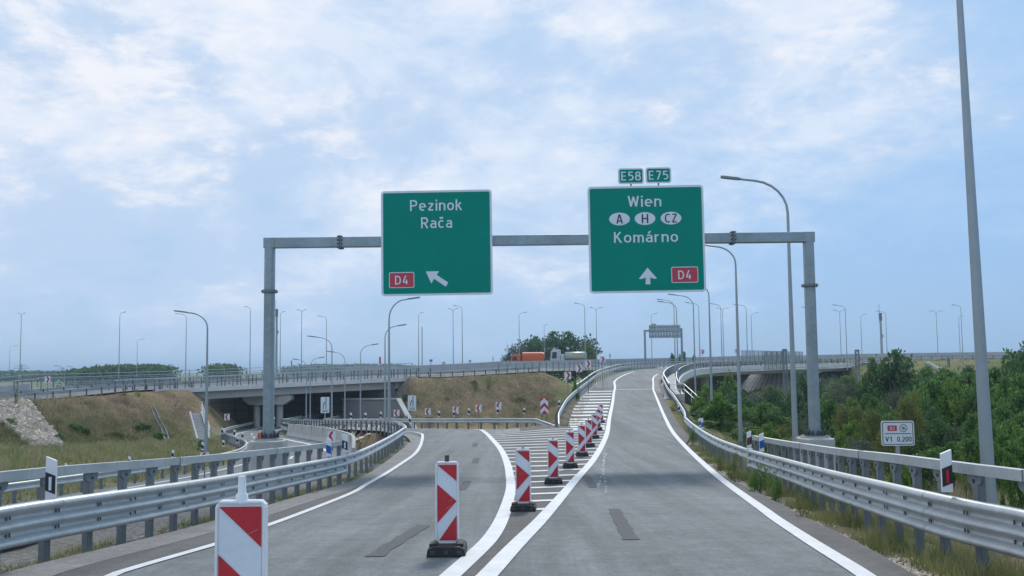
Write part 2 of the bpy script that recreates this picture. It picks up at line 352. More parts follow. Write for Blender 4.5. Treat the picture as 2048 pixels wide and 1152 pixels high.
rr_l = table([(62, 2.75), (66, 3.0), (72, 3.45), (82, 4.3), (92, 5.4), (101, 6.5), (112, 7.9), (124, 9.6), (135, 11.3), (150, 14.6), (161, 17.2), (172, 20.6), (187, 28), (203, 42), (213, 57), (220, 76), (226, 102), (232, 150)])   # left rail of the ramp
out_r = table([(98, 16.9), (104, 17.5), (116, 19.2), (131, 21.7), (148, 25.4), (165, 30.4), (180, 37.6), (192, 46.5), (203, 60), (211, 76), (218, 100), (225, 140), (228, 170)])  # outer edge of ramp bridge
c_l = table([(10, -19.8), (20, -19.3), (35, -18.2), (50, -17.1), (62, -17.5), (72, -19.3), (82, -22), (94, -26.6), (106, -30.6), (118, -32.5), (150, -33.5), (200, -34)])
c_r = table([(10, -13.2), (20, -12.4), (30, -11.5), (40, -10.7), (50, -9.9), (58, -9.6), (66, -10.9), (75, -13.7), (85, -17.6), (95, -21.3), (106, -24.6), (118, -26.6), (150, -27.6), (200, -28)])
zc_l = lambda Y: interp(Y, [(0, -1.0), (20, -1.75), (35, -2.3), (50, -2.9), (75, -3.85), (104, -4.6), (120, -4.8), (200, -5)])
zc_r = lambda Y: interp(Y, [(0, -.9), (20, -1.65), (35, -2.15), (50, -2.6), (64, -2.95), (78, -3.2), (90, -3.6), (104, -4.2), (120, -4.7), (200, -4.9)])
# upper motorway: near edge (X, Y, z)
_dn = [at(-420, 838, 84), at(-150, 815, 91), at(20, 804, 97), at(127, 796, 102), at(229, 786, 108), at(361, 777, 118)]
_dn2 = [at(792, 756, 135), at(889, 754, 140), at(1000, 748, 147), at(1080, 743, 152)]
_dn3 = [Vector((10, 160, 1.75)), Vector((17, 175, 1.9)), Vector((25, 191, 2.1)), Vector((37, 206, 2.3)), Vector((52, 218, 2.6)), Vector((70, 226, 3.0)), Vector((102, 233, 3.3)), Vector((200, 246, 3.4))]
D_near = crom([tuple(v) for v in _dn+_dn2+_dn3], 2.0)
def off_path(P, d):
    h = headings(P); n = np.stack([-np.sin(h), np.cos(h)], 1); Q = P.copy(); Q[:, :2] += n*d; return Q
iA = int(np.argmin(np.linalg.norm(D_near[:, :2]-np.array(_dn[-1][:2]), axis=1)))     # overpass start
iB = int(np.argmin(np.linalg.norm(D_near[:, :2]-np.array(_dn2[0][:2]), axis=1)))     # overpass end
iC_ = int(np.argmin(np.linalg.norm(D_near[:, :2]-np.array(_dn2[-1][:2]), axis=1)))   # small bridge start
iD = int(np.argmin(np.linalg.norm(D_near[:, :2]-np.array([60, 222]), axis=1)))       # small bridge end
DW = 30.0
# ------------------------------------------------------------------ terrain
def ribbon_from_rows(fl, fr, zl, zr, Y0, Y1, step=3.0):
    Y = np.arange(Y0, Y1+.01, step); return np.stack([fl(Y), Y, zl(Y)], 1), np.stack([fr(Y), Y, zr(Y)], 1)
def rib(A, B, m=0.6): return A, B, m
RIBS = []
Yr = lambda a, b, s=2.5: np.arange(a, b+.01, s)
def rows(fl, fr, zf, a, b, s=2.5, m=.7):
    Y = Yr(a, b, s); L_ = fl(Y); R_ = fr(Y); RIBS.append((np.stack([L_, Y, zf(L_, Y)], 1), np.stack([R_, Y, zf(R_, Y)], 1), m))
rows(rl_l, rl_r, zsurf, -15, YA, 2.5, .6)
rows(lambda Y: rr_l(Y), rl_r, lambda X, Y: profR(Y), YA, 95, 3, .5)
rows(rl_l, rf_l, lambda X, Y: profL(Y), YA+4, 150, 3, .4)
Y = Yr(-5, 200, 4); RIBS.append((np.stack([c_l(Y), Y, zc_l(Y)], 1), np.stack([c_r(Y), Y, zc_r(Y)], 1), 1.0))
def drib(i0, i1): P = D_near[i0:i1+1]; Q = off_path(P, DW); RIBS.append((Q, P, .8))
drib(0, iA); drib(iB, iC_); drib(iD, len(D_near)-1)
Y = Yr(207, 226, 3); RIBS.append((np.stack([out_r(Y)-12, Y, profR(Y)], 1), np.stack([out_r(Y), Y, profR(Y)], 1), .6))
SLOPE = [1/2.2, 1/2.2, 1/2.0, 1/2.2, 1/1.9, 1/1.9, 1/1.9, 1/1.9]
def base_z(X, Y):
    lz = interp(Y, [(-50, -.9), (0, -1.0), (35, -2.45), (50, -3.0), (75, -3.95), (104, -4.75), (120, -5.0), (400, -5.2)])
    rz = interp(Y, [(-50, -1.2), (0, -1.3), (20, -1.75), (40, -2.9), (60, -4.6), (75, -6), (400, -6)])
    t = np.clip((X+2)/8, 0, 1); return lz*(1-t)+rz*t
def terrain(X, Y):
    X = np.asarray(X, float); Y = np.asarray(Y, float); lo = base_z(X, Y); hi = np.full_like(lo, 1e9); inside = np.full_like(lo, np.nan)
    for k, (A, B, m) in enumerate(RIBS):
        bd = np.full(X.shape, 1e9); bz = np.zeros(X.shape)
        for i in range(len(A)-1):
            c0 = (A[i]+B[i])/2; c1 = (A[i+1]+B[i+1])/2; d = c1[:2]-c0[:2]; L2 = d@d
            if L2 < 1e-6: continue
            t = np.clip(((X-c0[0])*d[0]+(Y-c0[1])*d[1])/L2, 0, 1)
            ax = A[i][0]*(1-t)+A[i+1][0]*t; ay = A[i][1]*(1-t)+A[i+1][1]*t; az = A[i][2]*(1-t)+A[i+1][2]*t
            bx = B[i][0]*(1-t)+B[i+1][0]*t; by = B[i][1]*(1-t)+B[i+1][1]*t; bz_ = B[i][2]*(1-t)+B[i+1][2]*t
            wx, wy = bx-ax, by-ay; w2 = wx*wx+wy*wy+1e-9; s = np.clip(((X-ax)*wx+(Y-ay)*wy)/w2, 0, 1)
            qx, qy = ax+s*wx, ay+s*wy; dist = np.hypot(X-qx, Y-qy); z = az+(bz_-az)*s
            u = dist < bd; bd = np.where(u, dist, bd); bz = np.where(u, z, bz)
        e = np.maximum(bd-m, 0); zz = bz-.10
        lo = np.maximum(lo, zz-e*SLOPE[k]); hi = np.minimum(hi, zz+e*1.15)
    a, b = D_near[iA][:2], D_near[iB][:2]; d = b-a; LL = np.linalg.norm(d); d = d/LL; n = np.array([-d[1], d[0]])
    t = (X-a[0])*d[0]+(Y-a[1])*d[1]; q = (X-a[0])*n[0]+(Y-a[1])*n[1]; ex = np.maximum(np.maximum(LL-15-t, t-LL+1.2), np.maximum(-7-q, q-36)); hi = np.minimum(hi, -4.45+np.maximum(ex, 0)*2.2)
    r = np.hypot(X-58, Y-214); hi = np.where((Y < 214) & (X < 70) & (r < 22), np.minimum(hi, -5.9+np.maximum(r-13.5, 0)*1.3), hi)
    return np.minimum(lo, hi)
def tz(x, y): return float(terrain(np.array([x]), np.array([y]))[0])
def hit(px, py, y0=8.0, y1=400.0):
    d = ray(px, py); Ys = np.geomspace(y0, y1, 500); z = H+d.z*Ys; g = terrain(d.x*Ys, Ys); s = np.nonzero(z <= g)[0]
    i = s[0] if len(s) else int(np.argmin(z-g)); return Vector((d.x*Ys[i], Ys[i], g[i]))
def hits(pxs, pys, y0=8.0, y1=400.0):
    D = np.array([tuple(ray(a, b)) for a, b in zip(pxs, pys)]); Ys = np.geomspace(y0, y1, 260)[None, :]; X = D[:, 0:1]*Ys; Z = H+D[:, 2:3]*Ys; G = terrain(X, Ys*np.ones_like(X)); s = Z <= G
    i = np.where(s.any(1), s.argmax(1), np.argmin(Z-G, 1)); r = np.arange(len(D)); return np.stack([X[r, i], Ys[0, i], G[r, i]], 1)
def build_ground():
    gx = np.concatenate([-np.geomspace(70, 9000, 45)[::-1], np.arange(-69, -14, 1.0), np.arange(-14, 24, .5), np.arange(24, 120, 1.6), np.geomspace(122, 9000, 42)])
    gy = np.concatenate([np.arange(-12, 4, 4.0), np.arange(4, 70, .7), np.arange(70, 180, 1.2), np.arange(180, 260, 2.5), np.geomspace(262, 16000, 45)])
    XX, YY = np.meshgrid(gx, gy); Z = terrain(XX, YY)
    rough = (np.sin(XX*.9+YY*.5)*np.cos(YY*.8-XX*.3)+np.sin(XX*2.1+1.7*YY))*.04
    inside = np.zeros_like(Z); Z = Z+rough*np.clip((YY-8)/10, 0, 1)*(np.abs(XX) < 200)
    ny, nx = XX.shape; V = np.stack([XX.ravel(), YY.ravel(), Z.ravel()], 1); idx = np.arange(nx*ny).reshape(ny, nx)
    # lower the sheet well under every carriageway
    T0 = terrain(XX, YY)
    for (A, B, m) in RIBS: pass
    V[:, 2] -= .03
    Fc = np.stack([idx[:-1, :-1].ravel(), idx[:-1, 1:].ravel(), idx[1:, 1:].ravel(), idx[1:, :-1].ravel()], 1)
    o = np_mesh('ground', V, Fc, M['ground']); tag(o, 'dry grass and gravel ground with road embankments', kind='structure')
    for p in o.data.polygons: p.use_smooth = True
    col = o.data.color_attributes.new('zone', 'FLOAT_COLOR', 'POINT'); X, Y, Zv = XX.ravel(), YY.ravel(), Z.ravel()
    def nz(x, y, s, seed):
        return (np.sin(x*s+seed)*np.cos(y*s*1.3+seed*2)+np.sin((x+y)*s*.7+seed*3)+np.sin((x-1.6*y)*s*1.9+seed))/3
    n = nz(X, Y, .35, 1.0)+.6*nz(X, Y, 1.1, 4.0)
    above = Zv-base_z(X, Y)
    green = np.where(X > 6, .8+.5*n, np.clip(1.0-above*.42, 0, 1)+.35*n)
    green = np.where((X > -13) & (X < 3) & (Y > 64), .18+.25*n, green)
    green = np.where((X > -35) & (X < -14) & (above > 2.0), .1+.15*n, green)
    grav = np.zeros_like(X)
    dl = np.abs(X-rl_l(Y)); grav = np.where((Y < 62) & (X < rl_l(Y)+2), np.clip(1.45-dl*.08+.3*n, 0, 1), grav)
    dr = X-rl_r(Y); grav = np.where((Y < 60) & (dr > -2.5), np.maximum(grav, np.clip(1.25-np.abs(dr+.95)*1.6+.3*n, 0, 1)), grav)
    grav = np.where((Y < 55) & (dr > 2.5) & (dr < 11), np.clip(.55+.6*n, 0, 1), grav)
    grav = np.where((Y > 62) & (Y < 100) & (X > rr_l(Y)-.8) & (X < rr_l(Y)+2), .9, grav)
    grav = np.where((X > -34) & (X < -14) & (Y > 112), 1.0, grav)
    c = np.zeros((len(X), 4), np.float32); c[:, 0] = np.clip(green, 0, 1); c[:, 1] = np.clip(grav, 0, 1); c[:, 3] = 1
    col.data.foreach_set('color', c.ravel())
    return o
build_ground()
# ------------------------------------------------------------------ pavements and markings
def sheet(name, fl, fr, Y0, Y1, zoff, m, step=.5, nd=1, zf=zsurf, label=None, parent=None, build=True, mb=None):
    n = max(1, int(math.ceil((Y1-Y0)/step))); Y = np.linspace(Y0, Y1, n+1); L_, R_ = fl(Y)*np.ones_like(Y), fr(Y)*np.ones_like(Y); V = []
    for k in range(nd+1):
        X = L_+(R_-L_)*k/nd; V.append(np.stack([X, Y, zf(X, Y)+zoff], 1))
    V = np.stack(V, 1).reshape(-1, 3); idx = np.arange((n+1)*(nd+1)).reshape(n+1, nd+1)
    Fc = np.stack([idx[:-1, :-1].ravel(), idx[:-1, 1:].ravel(), idx[1:, 1:].ravel(), idx[1:, :-1].ravel()], 1)
    o = np_mesh(name, V, Fc, m); tag(o, label, kind='structure'); return o
asl = lambda Y: rl_l(Y)+.95                       # left asphalt edge
asr = lambda Y: rl_r(Y)-1.15
asr_ = line_of([(1900,1195),(1833,1152),(1610,1034),(1504,979),(1409,928),(1355,869),(1336,840)])
asr = ext(asr_, 11.5, 0, 45, [(40, float(asr_(40))), (45, float(asr_(45)))]+[(y, float(f_rr(y))+.7) for y in (52, 60, 70, 80, 90, 100)]+[(105, 15.75), (112, 16.75), (128, 18.8), (142, 21.5), (155, 24.7), (168, 28.9), (180, 34.3), (190, 41.9), (199, 52), (205, 61.5), (212, 80)])
gl = lambda Y: rl_l(Y)+.25
sheet('road', asl, asr, -12, YA, 0, M['asphalt'], .5, 14, label='grey asphalt of the forking slip road')
sheet('ramp_road', lambda Y: rr_l(Y)+.62, asr, YA, 212, 0, M['asphalt'], .5, 8, zf=lambda X, Y: zsurf(np.maximum(X, 3.2), Y), label='asphalt of the ramp climbing to the right')
sheet('exit_road', lambda Y: rl_l(Y)+.8, lambda Y: np.where(Y < 66, 3.2-(Y-62)*.5, rf_l(Y)-.7), YA, 150, 0, M['asphalt'], .5, 8, label='asphalt of the exit curving down to the left')
sheet('shoulder_strip', gl, asl, -12, 66, .004, M['gutter'], .5, 2, label='pale shoulder strip under the left guardrail')
hw = lambda f, Y, w: w/2*np.sqrt(1+(np.gradient(f(Y), Y))**2)
def linemark(name, f, w, Y0, Y1, zoff=.012, zf=zsurf, label=None):
    return sheet(name, lambda Y: f(Y)-hw(f, Y, w), lambda Y: f(Y)+hw(f, Y, w), Y0, Y1, zoff, M['white_paint'], .5, 1, zf=zf, label=label)
# unworn asphalt of the gore and the shoulders
sheet('gore_pavement', f_lr, f_rl, -10, YA, .004, M['asphalt_dark'], .5, 8, label='darker asphalt between the forking lanes')
sheet('gore_pavement', lambda Y: rr_l(Y)+.66, f_rl, YA, 118, .004, M['asphalt_dark'], .5, 5, zf=lambda X, Y: zsurf(np.maximum(X, 3.2), Y), label='darker asphalt beside the ramp')
sheet('gore_pavement', f_lr, lambda Y: np.where(Y < 66, 3.1-(Y-62)*.5, rf_l(Y)-.8), YA, 72, .004, M['asphalt_dark'], .5, 5, label='darker asphalt before the far rail')
sheet('shoulder_pavement', f_rr, lambda Y: asr(Y)-.02, -10, 150, .004, M['asphalt_dark'], .5, 2, label='dark asphalt right of the edge line')
sheet('shoulder_pavement', lambda Y: asl(Y)+.02, lambda Y: f_ll(Y)-.02, -10, 60, .006, M['asphalt_dark'], .5, 2, label='dark asphalt left of the edge line')
linemark('edge_marking', f_rr, .22, -10, 150, label='white right edge line'); linemark('edge_marking', f_rl, .25, -10, 160, label='white line left of the ramp lane')
linemark('edge_marking', f_lr, .25, -10, 84, label='white line right of the exit lane'); linemark('edge_marking', f_ll, .15, -10, 100, label='white left edge line')
sheet('stop_marking', f_rl, f_rr, 113.6, 114.1, .012, M['white_paint'], .25, 6, label='thin white line across the ramp')
def hatch():
    mb = MB(); Y = 19.5; k = 0
    def strip(xa, xb, Ya, Yb, w, n=6):
        vs = []
        for i in range(n+1):
            t = i/n; x = xa+(xb-xa)*t; y = Ya+(Yb-Ya)*t
            for yy in (y, y+w):
                xx = x; zz = float(zsurf(xx, yy)) if not (yy > YA and xx > 2.6) else float(profR(yy)); vs.append((xx, yy, zz+.014))
        mb.add(vs, [(2*i, 2*i+2, 2*i+3, 2*i+1) for i in range(n)])
    while Y < 112:
        if Y < 61:
            xl = float(f_lr(Y))+.1; mid = -.35+(Y-19.5)*.085; xm = min(max(mid, xl), 3.0); xr = float(f_rl(Y+1.0))-.1
            if xm > xl+.15: strip(xl, xm, Y, Y, .42)
            strip(xm, xr, Y, Y+.35*(xr-xm), .42)
        else:
            if Y < 70: strip(float(f_lr(Y))+.1, min(2.4, float(rf_l(max(Y, 66)))-1.1), Y, Y, .42)
        Y += 2.1; k += 1
    for py in (858, 853, 848, 843.5, 838.6, 831, 824.5, 818, 812, 805.5, 799.5, 793.5, 788, 782.5):
        Ya = gnd(1190, py+1.35, 0, profR)[1]; Yb = gnd(1190, py-1.35, 0, profR)[1]; Yb = min(Yb, Ya+1.6); xl = float(rr_l(Ya))+.72; xr = float(f_rl(Ya))-.1; strip(xl, xr, Ya, Ya+.10*(xr-xl), Yb-Ya)
    tag(mb.build('hatch_marking', M['white_paint']), 'white hatching bars filling the gore between the lanes', kind='structure')
    mb = MB(); Y = 107.0
    while Y < 146:
        xa = float(f_rr(Y))+.2; xb = float(rl_r(Y))-.5; zz = lambda y: float(profR(y))+.014
        mb.add([(xa, Y, zz(Y)), (xb, Y+.2, zz(Y+.2)), (xb, Y+.65, zz(Y+.65)), (xa, Y+.45, zz(Y+.45))], [(0, 1, 2, 3)]); Y += 2.6
    tag(mb.build('hatch_marking', M['white_paint']), 'white hatching right of the ramp lane', kind='structure')
hatch()
def patch(pts, label):
    mb = MB(); vs = []
    for i in range(len(pts)-1):
        (x0, y0), (x1, y1) = gnd(*pts[i]), gnd(*pts[i+1]); n = max(2, int(abs(y1-y0)/.3)); w = .115
        for k in range(n):
            for t in ((k/n), ((k+1)/n)): pass
            a, b = k/n, (k+1)/n; j = [random.uniform(-.04, .04) for _ in range(2)]
            P = []
            for t, s in ((a, -1), (a, 1), (b, 1), (b, -1)):
                x = x0+(x1-x0)*t+s*w+.012*math.sin(t*23+s)+.008*math.sin(t*61+2*s); y = y0+(y1-y0)*t; P.append((x, y, float(zsurf(x, y))+.008))
            mb.add(P, [(0, 1, 2, 3)])
    return tag(mb.build('pavement_patch', M['patch']), label, kind='structure')
patch([(748, 1114), (848, 1051)], 'dark strip where an old lane dash was ground off, nearest in the left lane')
patch([(922, 980), (935, 962)], 'short ground-off dash in the left lane'); patch([(950, 926), (953, 916)], 'small ground-off dash farther up the left lane'); patch([(949, 893), (951, 886)], 'smallest ground-off dash up the left lane')
patch([(1262, 1080), (1228, 1018)], 'dark ground-off dash in the right lane'); patch([(1188, 975), (1170, 950)], 'faint ground-off dash beside the gore line')
mb = MB(); rd_ = random.Random(9)
for tr in ([(1213, 985), (1208, 940), (1209, 900), (1214, 865)], [(1196, 975), (1206, 940), (1212, 905)]):
    w_ = [gnd(*q) for q in tr]; c_ = crom([(a, b) for a, b in w_], .45)
    for x, y in c_:
        if rd_.random() < .25: continue
        r_ = rd_.uniform(.02, .04); x += rd_.uniform(-.03, .03); z_ = float(zsurf(x, y))+.01; mb.add([(x-r_, y-r_, z_), (x+r_, y-r_, z_), (x+r_, y+r_*1.6, z_), (x-r_, y+r_*1.6, z_)], [(0, 1, 2, 3)])
tag(mb.build('marking_dots', M['white_paint']), 'faint white setting-out dots on the ramp lane', kind='structure')
# lower road
def zc(X, Y):
    a, b = c_l(Y), c_r(Y); t = np.clip((X-a)/(b-a), 0, 1); return zc_l(Y)*(1-t)+zc_r(Y)*t
sheet('lower_road', lambda Y: c_l(Y)+.1, lambda Y: c_r(Y)-.1, 0, 190, 0, M['asphalt'], 1.0, 6, zf=zc, label='lower road curving under the overpass')
for f, w, nm in ((lambda Y: c_l(Y)+1.3, .2, 'white left edge line of the lower road'), (lambda Y: c_r(Y)-1.2, .2, 'white right edge line of the lower road')):
    Yv = None
    sheet('edge_marking', (lambda f, w: lambda Y: f(Y)-w*.6)(f, w), (lambda f, w: lambda Y: f(Y)+w*.6)(f, w), 2, 150, .012, M['white_paint'], 1.0, 1, zf=zc, label=nm)
mb = MB()
for y in np.arange(8, 120, 9.0):
    f = lambda q: float((c_l(q)+1.3+c_r(q)-1.2)/2)
    P = [(f(y)-.09, y), (f(y)+.09, y), (f(y+3)+.09, y+3), (f(y+3)-.09, y+3)]
    mb.add([(a, b, float(zc(np.array(a), np.array(b)))+.02) for a, b in P], [(0, 1, 2, 3)])
tag(mb.build('dash_marking', M['white_paint']), 'white lane dashes on the lower road', kind='structure')
# motorway surface
def dsheet(name, P, d0, d1, zoff, m, label, nd=6):
    A, B = off_path(P, d0), off_path(P, d1); V = np.stack([A+(B-A)*k/nd for k in range(nd+1)], 1).reshape(-1, 3); V[:, 2] += zoff; n = len(P)-1; idx = np.arange((n+1)*(nd+1)).reshape(n+1, nd+1)
    Fc = np.stack([idx[:-1, :-1].ravel(), idx[1:, :-1].ravel(), idx[1:, 1:].ravel(), idx[:-1, 1:].ravel()], 1)
    return tag(np_mesh(name, V, Fc, m), label, kind='structure')
dsheet('motorway', D_near, .5, DW-.5, .02, M['asphalt'], 'upper motorway running across the view')
for d in (1.6, 9.4): dsheet('edge_marking', D_near, d, d+.22, .035, M['white_paint'], 'white edge line of the motorway', 1)
# ------------------------------------------------------------------ guardrails
THRIE = [(-.03, -.01), (.0, .004), (.05, .0), (.085, -.02), (.10, -.05), (.10, -.075), (.05, -.105), (.0, -.125), (-.005, -.17), (.02, -.195), (.075, -.225), (.10, -.255), (.10, -.28), (.05, -.31), (.0, -.33), (-.005, -.375), (.02, -.40), (.075, -.43), (.10, -.46), (.095, -.49), (.05, -.52), (-.01, -.53)]
WBEAM = [(-.01, 0), (.03, .004), (.065, -.012), (.082, -.04), (.08, -.075), (.04, -.115), (.004, -.135), (.004, -.175), (.04, -.195), (.08, -.235), (.082, -.27), (.065, -.30), (.02, -.312)]
_post_cache = {}
def post_mesh(h, side, upper, depth=.7):
    """C-shaped steel post; side=+1 road lies to local -Y ... local x along the rail, local y away from the road"""
    mb = MB(); w = .12; d = .09; t = .012
    mb.box((0, t/2, (h-depth)/2), (w, t, h+depth)); mb.box((-w/2+t/2, d/2+t/2, (h-depth)/2), (t, d, h+depth)); mb.box((w/2-t/2, d/2+t/2, (h-depth)/2), (t, d, h+depth))
    if upper:
        prof = [(-.16, 0), (.16, 0), (.16, -.05), (.13, -.10), (.065, -.12), (.065, -.15), (-.065, -.15), (-.065, -.12), (-.13, -.10), (-.16, -.05)]
        b = len(mb.v); P = [(x, -.012, h+z) for x, z in prof]; Q = [(x, .03, h+z) for x, z in prof]; n = len(prof)
        mb.add(P+Q, [tuple(range(n))[::-1], tuple(range(n, 2*n))]+[(i, (i+1) % n, n+(i+1) % n, n+i) for i in range(n)], 0)
        mb.box((0, -.016, h-.07), (.03, .02, .04), m=1)
    return mb
def guardrail(name, path, road_right, beam, label, cat='guardrail', top=.75, spacing=1.0, upper=None, base_at=None, post_h=None, group=None, double=False, u0=None, u1=None, bury=.7):
    """path: road level under the beam face; road_right True when the road lies to the right of travel"""
    P = resample(path, .5 if spacing < 1.5 else 1.0); s = 1 if road_right else -1
    c = P[len(P)//2]; root = empty(name, (0, 0, 0), 0, label, cat, group)
    prof = [(u*s, v+top) for u, v in (THRIE if beam == 'thrie' else WBEAM)]
    mb = MB(); mb.sweep(P, prof, smooth=True)
    if spacing < 1.5:                    # lapped beam joints every 4 m
        pf = [(u+.005*s, v) for u, v in prof]
        for i in range(4, len(P)-1, 8):
            a_, b_ = P[i], P[min(i+1, len(P)-1)]
            if a_[1] < 60: mb.sweep([a_, a_+(b_-a_)*.32, a_+(b_-a_)*.64], pf, smooth=True)
    if spacing < 1.5:                    # slots and bolts where beams are joined and carried
        Q = resample(path, spacing*.5); h = headings(Q); vs = ((-.16, -.37) if beam == 'thrie' else (-.155,))
        for i, q in enumerate(Q[::2]):
            if q[1] > 45: continue
            hh = h[2*i]; n = np.array([math.sin(hh), -math.cos(hh)])*s
            for v in vs:
                for dx in (-.035, .035):
                    if i % 4 == 0: dx *= 2.2
                    mb.box((q[0]+n[0]*.012+math.cos(hh)*dx, q[1]+n[1]*.012+math.sin(hh)*dx, q[2]+top+v), (.016, .012, .045), hh, 1)
    mb.build('rail_beam', [M['steel'], M['bolt']], root)
    Q = resample(path, spacing)
    h = headings(Q); ph = post_h or (top-.04 if not upper else upper-.13)
    if len(Q) > 101: Q, h = Q[:101], h[:101]
    pm = None
    for i, q in enumerate(Q):
        n = np.array([math.sin(h[i]), -math.cos(h[i])])*s; off = -.12
        rz = h[i] if s > 0 else h[i]+math.pi
        loc = (q[0]+n[0]*off, q[1]+n[1]*off, q[2]); ups = upper and (u0 is None or q[1] >= u0) and (u1 is None or q[1] <= u1)
        key = (beam, round(ph, 2), bool(ups), bool(upper), bury)
        if key not in _post_cache:
            _post_cache[key] = post_mesh(ph if ups or not upper else top-.04, s, ups, bury).build('post', [M['steel_post'], M['dark']], root, loc); o = _post_cache[key]; o.rotation_euler.z = rz
        else:
            o = _post_cache[key].copy(); o.location = loc; o.rotation_euler.z = rz; link(o, root)
    if upper:
        U = [q for q in P if (u0 is None or q[1] >= u0) and (u1 is None or q[1] <= u1)]; mb = MB(); a = .06
        mb.sweep(U, [(-.12*s-a, upper), (-.12*s+a, upper), (-.12*s+a, upper-.125), (-.12*s-a, upper-.125)], closed=True)
        for i in range(4, len(U)-1, 12):
            q = U[i]; mb.box((q[0]-.12*s, q[1], q[2]+upper-.062), (.132, .02, .135), 0, 1)
        mb.build('top_rail', [M['steel'], M['steel_post']], root)
    return root
def zline(f, zf, Ys): X = f(Ys); return np.stack([X*np.ones_like(Ys), Ys, zf(X, Ys)], 1)
gz = lambda X, Y: zsurf(X, Y)
yl = np.arange(3.5, 29.6, .5)
guardrail('guardrail', zline(rl_l, gz, yl), True, 'thrie', 'tall steel guardrail with box top rail left of the lanes, nearest on the left', upper=1.16)
yl2 = np.r_[29.6, np.arange(30, 61.6, .5)]
guardrail('guardrail', zline(rl_l, gz, yl2), True, 'w', 'plain curved guardrail continuing the tall left one to the exit bend', spacing=1.33)
mb = MB(); q = zline(rl_l, gz, np.array([29.6]))[0]; mb.box((q[0]-.0, q[1], q[2]+.49), (.14, .12, .56)); o = mb.build('rail_joint', M['steel_bright']); tag(o, 'short bright steel joint where the tall left guardrail becomes the plain one', 'rail joint')
yr = np.arange(3, 30.1, .5)
guardrail('guardrail', zline(rl_r, gz, yr), False, 'thrie', 'tall steel guardrail with box top rail right of the lanes, nearest on the right', upper=1.16)
yr2 = np.r_[30.1, np.arange(31, 101, .5)]
guardrail('guardrail', zline(rl_r, gz, yr2), False, 'w', 'plain curved guardrail running up the right side of the ramp', spacing=1.33)
mb = MB(); q = zline(rl_r, gz, np.array([30.1]))[0]; mb.box((q[0], q[1], q[2]+.5), (.16, .12, .56)); o = mb.build('rail_joint', M['steel_bright']); tag(o, 'short bright steel joint where the tall right guardrail becomes the plain one', 'rail joint')
# exit road rails
yb = np.arange(61.6, 130, 1.0)
guardrail('guardrail', zline(rl_l, lambda X, Y: profL(Y), yb), True, 'w', 'guardrail bending away on the left side of the exit beyond the crest', spacing=1.33, bury=.15)
yf = np.r_[np.arange(66, 130, 1.0)]
Pf = zline(rf_l, lambda X, Y: profL(Y), yf); tail = [(4.0, 61.8, float(profL(61.8))-.95), (3.6, 62.6, float(profL(62.6))-.75)]
guardrail('guardrail', np.vstack([tail, Pf]), False, 'w', 'low guardrail across the far edge of the exit curve, ending at the fork', spacing=1.33)
yn = np.arange(61.5, 101, .7); Pn = zline(rr_l, lambda X, Y: profR(Y), yn); Pn[0, 2] -= .55; Pn[1, 2] -= .2
guardrail('guardrail', Pn, True, 'w', 'guardrail rising from the fork along the left side of the ramp', spacing=1.33)
yu = np.r_[np.arange(101, 180, 1.0), np.arange(180, 214, .5)]
guardrail('bridge_rail', zline(rr_l, lambda X, Y: profR(Y), yu), True, 'w', 'two-tier steel parapet rail on the left side of the ramp bridge', cat='bridge rail', spacing=2.0, upper=1.2)
# right parapets of the ramp bridge
def parapet(path, label, h=1.1, spacing=1.6, bars=True, name='bridge_railing', rail_m='steel', infill='mesh', beam=False):
    P = resample(path, 1.0); root = empty(name, (0, 0, 0), 0, label, 'railing'); mb = MB()
    a = .045; mb.sweep(P, [(-a, h), (a, h), (a, h-.08), (-a, h-.08)], closed=True)
    mb.sweep(P, [(-.025, .17), (.025, .17), (.025, .12), (-.025, .12)], closed=True)
    if infill == 'rails':
        for v in (.4, .62, .84): mb.sweep(P, [(-.02, v), (.02, v), (.02, v-.05), (-.02, v-.05)], closed=True)
    mb.build('handrail', M[rail_m], root)
    Q = resample(path, spacing); h_ = headings(Q)
    if len(Q) > 101: Q = Q[:101]
    pm = None
    for i, q in enumerate(Q):
        if pm is None:
            b = MB(); b.box((0, 0, (h-.08)/2), (.09, .09, h-.08)); b.box((0, 0, .015), (.22, .2, .03)); pm = b.build('post', M['steel_post'], root, tuple(q)); pm.rotation_euler.z = h_[i]
        else: same_part(pm, root, tuple(q), h_[i])
    if infill == 'bars':
        b = MB(); R_ = resample(path, .28)
        for q in R_: b.box((q[0], q[1], q[2]+.58), (.018, .018, .9))
        b.build('infill_bars', M['steel_post'], root)
    return root
ybr = np.arange(99, 209, 1.5)
def off_rows(f, off): return lambda Y: f(Y)+off*np.sqrt(1+np.gradient(f(Y), Y)**2)
guardrail('bridge_rail', zline(rl_r, gz, np.arange(101.0, 209, 1.0)), False, 'w', 'two-tier steel parapet rail on the right side of the ramp bridge', cat='bridge rail', spacing=1.6, upper=1.2)
parapet(zline(lambda Y: out_r(Y)-.35*np.sqrt(1+np.gradient(out_r(Y), Y)**2)*.8, lambda X, Y: profR(Y)+.08, np.arange(102, 214, 1.5)), 'outer walkway railing with upright bars on the curved ramp bridge', infill='bars')
